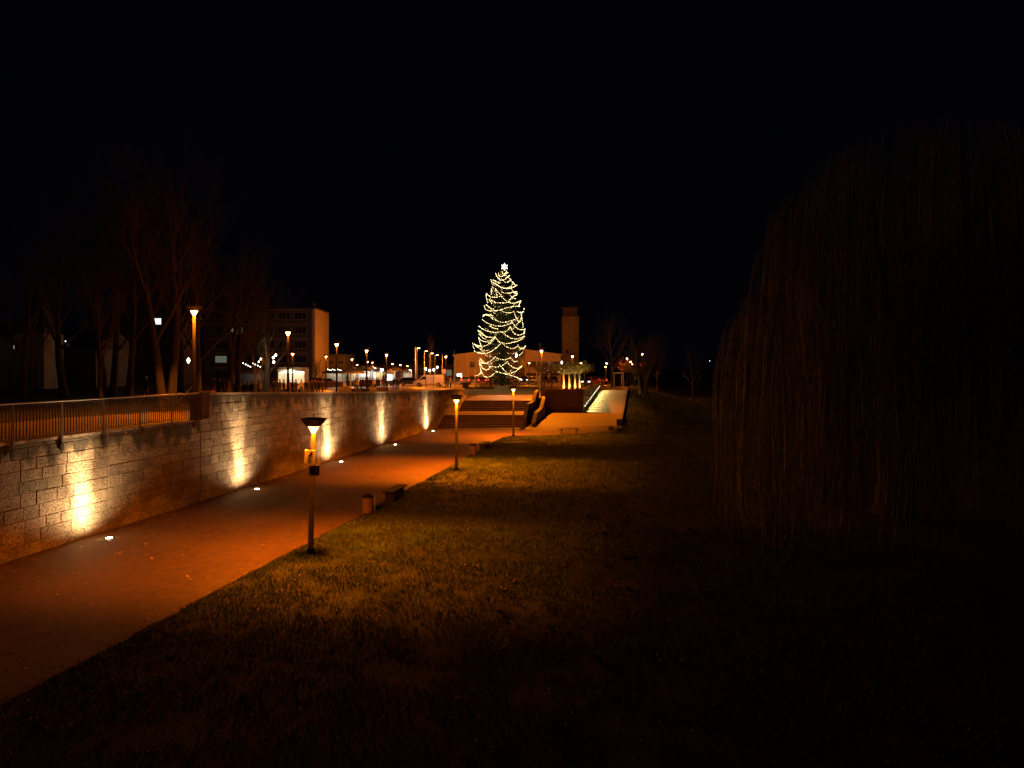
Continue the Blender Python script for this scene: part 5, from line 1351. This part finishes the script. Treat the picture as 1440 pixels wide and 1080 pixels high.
# ============================================================ STALLS
M['canvas'] = pm('stall canvas', (.6, .55, .45), .8, .1, 2)
M['canvas_dark'] = pm('dark canvas', (.05, .045, .045), .8, .2, 2)
M['panel_white'] = pm('white booth panel', (.75, .72, .62), .5, .05, 2)
M['tube'] = em('strip lamp', (1, .93, .68), 10)
y = 94; r = root('food_booth', 'white food booth with rounded roof and a brightly lit serving hatch', 'food booth', (X(409.5, y), y, HU(X(409, y), y)+.02), .0)
q = MB(); q.box((0, 1.0, .75), (3.5, 2, .7)); q.build('lower_body', 'panel_white', r, bevel=.04)
q = MB(); q.box((0, 1.97, 1.9), (3.5, .06, 1.6)); q.box((-1.72, 1.0, 1.9), (.06, 1.88, 1.6)); q.box((1.72, 1.0, 1.9), (.06, 1.88, 1.6)); q.build('walls', 'panel_white', r)
q = MB(); q.prism([(-1.77, 2.71), (-1.77, 3.1), (-1.6, 3.3), (1.6, 3.3), (1.77, 3.1), (1.77, 2.71)], -.05, 2.05); q.build('roof', 'panel_white', r, bevel=.05)
q = MB(); q.box((0, -.15, 1.14), (3.3, .45, .05)); q.build('counter', 'steel', r)
q = MB(); q.hexa([(-1.6, -.06, 2.72), (1.6, -.06, 2.72), (1.6, -1.1, 2.95), (-1.6, -1.1, 2.95)], [(-1.6, -.06, 2.76), (1.6, -.06, 2.76), (1.6, -1.1, 2.99), (-1.6, -1.1, 2.99)]); q.build('hatch_flap', 'panel_white', r)
for z, yy in ((2.6, .5), (2.6, 1.4)): q = MB(); q.tube([(-1.5, yy, z), (1.5, yy, z)], .03, 8); q.build('strip_lamp', 'tube', r)
for s in (-.7, .7):
    q = MB(); q.tube([(s-.01, -.02, .3), (s+.01, .02, .3)], .01, 4); 
    q = MB(); q.lathe([(.3, -.1), (.3, .1)], n=16); w_ = q.build('wheel', 'rubber', r, loc=(s*1.2, .9, .3)); w_.rotation_euler = (0, PI/2, 0)
o = X(409.5, y); plain_light('booth_light', (o-.8, y+.9, 5.0), 420, (1, .9, .62), .15); plain_light('booth_light', (o+.8, y+.9, 5.0), 420, (1, .9, .62), .15)
plain_light('booth_light', (o, y-.8, 4.9), 160, (1, .88, .6), .3)
def stall(px, y, w, h, label, canv='canvas', lit=(1, .95, .8), e=120, back='panel_white'):
    r = root('market_stall', label, 'market stall', (X(px, y), y, HU(X(px, y), y)+.01), 0, 'lit market stalls'); d = 2.2
    for sx in (-1, 1):
        for sy in (0, 1): q = MB(); q.tube([(sx*(w/2-.05), sy*d, 0), (sx*(w/2-.05), sy*d, h)], .035, 6); q.build('post', 'steel', r)
    q = MB(); q.v += [(-w/2-.1, -.15, h), (w/2+.1, -.15, h), (w/2+.1, d+.15, h), (-w/2-.1, d+.15, h), (0, d/2, h+.75)]
    q.f += [(0, 1, 4), (1, 2, 4), (2, 3, 4), (3, 0, 4), (3, 2, 1, 0)]; q.t += [1.]*5
    q.box((0, -.16, h-.12), (w+.2, .02, .22)); q.build('canopy', canv, r)
    q = MB(); q.box((0, d, h/2), (w-.12, .04, h-.1)); q.build('back_panel', back, r)
    q = MB(); q.box((0, .35, .45), (w-.2, .6, .9)); q.build('counter', 'wood', r)
    q = MB(); q.tube([(-w/2+.4, 1.2, h-.15), (w/2-.4, 1.2, h-.15)], .04, 6); q.build('strip_lamp', 'tube', r)
    if e: plain_light('stall_light', (X(px, y), y+1.1, HU(X(px, y), y)+h-.35), e, lit, .15)
stall(468, 118, 3.4, 2.5, 'market stall with dark canopy and bright strip right of the apartment block', 'canvas_dark', e=15)
stall(495, 124, 2.2, 2.6, 'yellow lit market stall behind the canopy post', lit=(1, .8, .4), e=35)
stall(509, 122, 3.0, 2.8, 'large white lit market stall behind the square crowd', lit=(.9, .95, 1), e=90)
stall(521, 126, 1.6, 2.9, 'narrow white peaked stall left of the floodlight', lit=(.95, .95, 1), e=60)
stall(530, 124, 1.3, 2.6, 'narrow yellow lit stall just left of the floodlight', lit=(1, .75, .3), e=60)
stall(555, 132, 2.6, 2.6, 'market stall with dark awning right of the floodlight', 'canvas_dark', e=0, back='canvas_dark')
stall(347, 88, 3.2, 2.7, 'dim stall with lit goods left of the starry bulbs', 'canvas_dark', lit=(1, .8, .5), e=8, back='canvas_dark')
stall(547, 126, 1.6, 2.3, 'small pale stall between the floodlight and the dark awning', lit=(.85, .92, 1), e=20)
stall(570, 138, 2.0, 2.3, 'small dark stall left of the tall masts', 'canvas_dark', e=20)
# big canopy on a post
y = 100; r = root('market_canopy', 'wide flat pale canopy on a single thick post over the square', 'canopy', (X(493, y), y, HU(X(493, y), y)))
q = MB(); q.lathe([(.2, 0), (.11, .15), (.09, 2.0), (.07, 2.9)], n=10); q.build('post', 'wood_pale' if 0 else 'coat_pale', r)
q = MB(); q.v += [(0, 0, 3.05)]
for k in range(8): a = k*PI/4+PI/8; q.v.append((2.6*cos(a), 2.2*sin(a), 2.55))
for k in range(8): a = k*PI/4+PI/8; q.v.append((2.6*cos(a), 2.2*sin(a), 2.42))
q.f += [(0, 1+k, 1+(k+1) % 8) for k in range(8)]+[(1+k, 9+k, 9+(k+1) % 8, 1+(k+1) % 8) for k in range(8)]; q.t += [1.]*16
q.build('canopy', 'canvas', r)
q = MB()
for k in range(8): a = k*PI/4+PI/8; q.tube([(0, 0, 2.85), (2.55*cos(a), 2.15*sin(a), 2.5)], .02, 4)
q.build('ribs', 'steel', r)
# string bulbs by the booth tree
def festoon(lb, pts, r_=.05, e='bulb2'):
    q = MB(); P = [Vector((X(px, y), y, Zp(py, y))) for px, py, y in pts]; rt = root('light_string', lb, 'string lights', tuple(P[0]))
    q.tube([p-P[0]+Vector((0, 0, .1)) for p in P], .012, 4); w = q.build('cable', 'iron', rt)
    q = MB()
    for p in P: q.lathe([(.01, -r_), (r_*.8, -r_*.5), (r_, 0), (r_*.6, r_*.8), (.02, r_*1.3)], c=p-P[0], n=8)
    q.build('bulbs', e, rt, True); return P
M['bulb2'] = em('festoon bulb', (1, .74, .42), 45)
for lb, pts in (('short vertical string of three starry bulbs left of the food booth', [(385, 509.4, 76), (384.2, 503, 76), (387.6, 499.6, 76)]), ('pair of smaller starry bulbs beside the thin young tree', [(364, 509, 76), (367, 505, 76)])):
    P = festoon(lb, pts, .1 if len(pts) == 3 else .07)
    for p in P: plain_light('bulb_light', p, 35, (1, .74, .42), .1)
M['bulb3'] = em('small bulb', (1, .9, .75), 14)
festoon('row of tiny bulbs hanging across the stalls right of the apartment block', [(461+i*2.3, 519.5+(i % 3)*.7, 115) for i in range(9)], .055, 'bulb3')
festoon('row of tiny bulbs along the dark stalls left of the starry bulbs', [(342+i*3.4, 511+(i % 4)*1.6, 85) for i in range(8)], .05, 'bulb3')
festoon('row of tiny bulbs in front of the hall near the pollard trees', [(766+i*4.0, 519+(i % 3)*2.2, 99) for i in range(9)], .04, 'bulb')
# road sign, red sign, bus
for px, py, y, s, m_, lb in ((625, 522, 140, .8, 'red_light', 'small glowing red sign at the left corner of the hall'), (604, 521, 128, .5, 'win_lit', 'small lit white sign above the white van')):
    r = root('sign', lb, 'sign', (X(px, y), y, 2.15)); h_ = Zp(py, y)-2.15
    q = MB(); q.tube([(0, .1, 0), (0, .1, h_+s*.4)], .04, 6); q.build('post', 'iron', r); q = MB(); q.lathe([(s/2, -.04), (s/2, .04)], n=16); p_ = q.build('sign_face', m_, r, loc=(0, 0, h_)); p_.rotation_euler = (PI/2, 0, 0)
# low barriers in front of the cars
def barrier(px0, px1, y, lb, h=.95):
    x0, x1 = X(px0, y), X(px1, y); r = root('barrier', lb, 'barrier', (x0, y, HU(x0, y) if x0 < -6 else 2.15), 0, 'low rail barriers on the plaza'); L_ = x1-x0; n = max(2, int(L_/1.6))
    for i in range(n+1): q = MB(); q.tube([(L_*i/n, 0, 0), (L_*i/n, 0, h)], .035, 6); q.build('post', 'steel', r)
    q = MB()
    for z in (.35, .65, h-.03): q.box((L_/2, 0, z), (L_, .04, .09))
    q.build('rail', 'riser', r)
barrier(764, 845, 112, 'long dark rail barrier from the lamp post to the head of the ramp'); barrier(640, 688, 120, 'dark rail barrier left of the christmas tree'); barrier(716, 757, 122, 'dark rail barrier in front of the two white cars'); barrier(565, 580, 113, 'short dark barrier in front of the nose of the van')
# concrete cubes near tree foot
for px, y, lb in ((679, 116, 'pale concrete cube at the left foot of the christmas tree'), (655, 113, 'dark low cube left of the pale cube on the plaza')):
    q = MB(); q.box((0, 0, .45), (.95, .95, .9)); o = q.build('concrete_cube', 'concrete' if px > 670 else 'dark_concrete', None, bevel=.04, loc=(X(px, y), y, 2.152)); tag(o, lb, 'block')
# distant white lamps beyond the willow
for px, py, y, lb in ((1291.5, 539, 300, 'tiny white lamp glimmering through the willow'), (998, 507.5, 340, 'tiny white lamp in the dark left of the willow')):
    z = Zp(py, y); r = root('distant_lamp', lb, 'lamp post', (X(px, y), y, -.1)); q = MB(); q.tube([(0, 0, 0), (0, 0, max(.4, z))], .05, 6); q.build('pole', 'iron', r); q = MB(); q.lathe([(.02, z), (.12, z+.08), (.02, z+.25)], n=8); q.build('globe', 'white_lamp', r)

# ============================================================ LAWN DETAIL
r_ = random.Random(5); gm = MB()
def onlawn(x, y):
    if y < 56.6: return x > lawn_edge(y)-.02
    xr = pw([(56.8, .2), (58.0, 5.2), (60, 7.9), (62.5, 8.8), (65.4, 9.9)], y); 
    if y < 65.4: return x > xr and y < 66
    return x > 10.2+.178*(y-66)
V, Fc, T = gm.v, gm.f, gm.t
def blades(n, y0, y1, x1f, h0, h1, w):
    for _ in range(n):
        y = lerp(y0, y1, r_.random()**.8); e = lawn_edge(y); x = e+.03+(x1f(y)-e)*r_.random()**1.2
        if not onlawn(x, y): continue
        c = noise.noise(Vector((x*.9, y*.9, 7)))+.6*noise.noise(Vector((x*3.1, y*3.1, 1)))
        if c < -.25 and r_.random() < .7: continue
        z = gz(x, y); h = r_.uniform(h0, h1)*(1+.8*max(0, c)); a = r_.random()*PI; dx, dy = cos(a)*w, sin(a)*w; lx, ly = r_.gauss(0, .5)*h, r_.gauss(0, .5)*h
        k = len(V); V.extend([(x-dx, y-dy, z-.01), (x+dx, y+dy, z-.01), (x+lx, y+ly, z+h)]); Fc.append((k, k+1, k+2))
        t_ = r_.uniform(.45, 1.5)*max(.35, 1+.8*c); T.append((t_*r_.uniform(.9, 1.5), t_, t_*.8))
blades(150000, 8.5, 24, lambda y: min(.6*y+1, 12), .05, .11, .007)
blades(120000, 22, 58, lambda y: 9+.05*y, .05, .10, .011)
for _ in range(60000):
    y = lerp(58, 112, r_.random()**.9); x0 = 9.9+.178*(y-65.4) if y > 65 else pw([(58, 5.2), (60, 7.9), (62.5, 8.8), (65, 9.9)], y); x = x0+.35+r_.random()**1.3*18
    if not onlawn(x, y): continue
    c = noise.noise(Vector((x*.5, y*.5, 7))); z = gz(x, y); h = r_.uniform(.08, .2)*(1+.8*max(0, c)); a = r_.random()*PI; dx, dy = cos(a)*.03, sin(a)*.03
    k = len(V); V.extend([(x-dx, y-dy, z-.02), (x+dx, y+dy, z-.02), (x+r_.gauss(0, .5)*h, y+r_.gauss(0, .5)*h, z+h)]); Fc.append((k, k+1, k+2)); t_ = r_.uniform(.4, 1.4)*max(.3, 1+.9*c); T.append((t_, t_, t_*.8))
tag(gm.build('lawn_grass', 'grass'), kind='stuff')
lf = MB()
def leaf_(x, y, z, s, lo=.5, hi=1.9):
    a = r_.random()*2*PI; u1 = Vector((cos(a), sin(a), r_.uniform(-.25, .25)))*s; v1 = Vector((-sin(a), cos(a), r_.uniform(-.25, .25)))*s*.55; c = Vector((x, y, z+s*.2))
    t_ = r_.uniform(lo, hi); lf.add([c-u1, c-u1*.2+v1, c+u1*.5+v1*.6+Vector((0, 0, s*.25)), c+u1, c+u1*.4-v1*.8+Vector((0, 0, s*.2)), c-u1*.3-v1], [(0, 1, 2, 3, 4, 5)], (t_, t_*r_.uniform(.7, 1.1), t_*r_.uniform(.6, 1)))
for _ in range(650):
    y = 9+r_.random()**1.4*46; x = lerp(WX(y)+.4, lawn_edge(y), r_.random()); leaf_(x, y, .012, r_.uniform(.03, .07), .15, 1.1)
for _ in range(500):
    k = r_.choice([(15.5, 20.5, .2), (23.6, 27.8, .3), (10, 14, .3), (30, 34, .2)]); y = r_.uniform(k[0], k[1]); x = WX(y)+.15+abs(r_.gauss(0, k[2])); leaf_(x, y, .012, r_.uniform(.03, .055), .15, .8)
for _ in range(420):
    y = 10+r_.random()**1.3*44; x = lawn_edge(y)-abs(r_.gauss(0, .3))+.1; leaf_(x, y, .014, r_.uniform(.02, .05), .15, .9)
for _ in range(8000):
    y = 10+r_.random()**1.1*46; x = lawn_edge(y)+.1+r_.random()**1.2*(12+.1*y); 
    if onlawn(x, y): leaf_(x, y, gz(x, y)+.035, r_.uniform(.012, .038), .2, .9)
for _ in range(500):
    y = r_.uniform(66, 92); x = r_.uniform(ramp_l(y)+.2 if y > 80 else 3.6+.1*(y-66), 9.4+.178*(y-65.4)); leaf_(x, y, ramp_z(y)+.02, r_.uniform(.02, .045))
for _ in range(900):
    y = r_.uniform(34, 66); x = WX(y)-r_.uniform(.8, 16); leaf_(x, y, HU(x, y)+.01, r_.uniform(.03, .06))
tag(lf.build('fallen_leaves', 'dead_leaf'), kind='stuff')
# weeds
wd = MB()
for _ in range(60):
    y = r_.uniform(10.5, 24); x = r_.uniform(-1, .42*y)
    if r_.random() < .4: x, y = r_.gauss(3.2, .8), r_.gauss(24, 1.5)
    z = gz(x, y)
    for k in range(r_.randrange(5, 12)):
        a = r_.random()*2*PI; ln = r_.uniform(.1, .28); d = Vector((cos(a), sin(a), r_.uniform(.5, 1.6))).normalized(); s_ = Vector((-sin(a), cos(a), 0))*ln*.16; c = Vector((x, y, z))
        wd.add([c, c+d*ln*.5+s_, c+d*ln+Vector((0, 0, -ln*.25)), c+d*ln*.5-s_], [(0, 1, 2, 3)], r_.uniform(.6, 1.3))
tag(wd.build('lawn_weeds', 'leaf_green'), kind='stuff')
for px, py, hgt, lean_, lb in ((852, 1013, .52, .09, 'pale dry stalk standing crooked in the dark foreground grass'), (878, 1000, .3, -.03, 'shorter dry stalk right of the tall crooked one'), (889, 955, .2, .01, 'stubby pale dry stalk behind the tall crooked one')):
    y = 1000*5.5/(py-516); q = MB(); q.tube([(0, 0, -.02), (lean_*.3, .01, hgt*.35), (lean_*.75, 0, hgt*.7), (lean_, .02, hgt)], [.011, .009, .008, .005], 6); q.tube([(lean_*.3, .01, hgt*.35), (lean_*.3+.03, .0, hgt*.42)], [.006, .003], 4)
    o = q.build('dry_stalk', 'coat_pale', None, loc=(X(px, y), y, gz(X(px, y), y))); tag(o, lb, 'stalk')
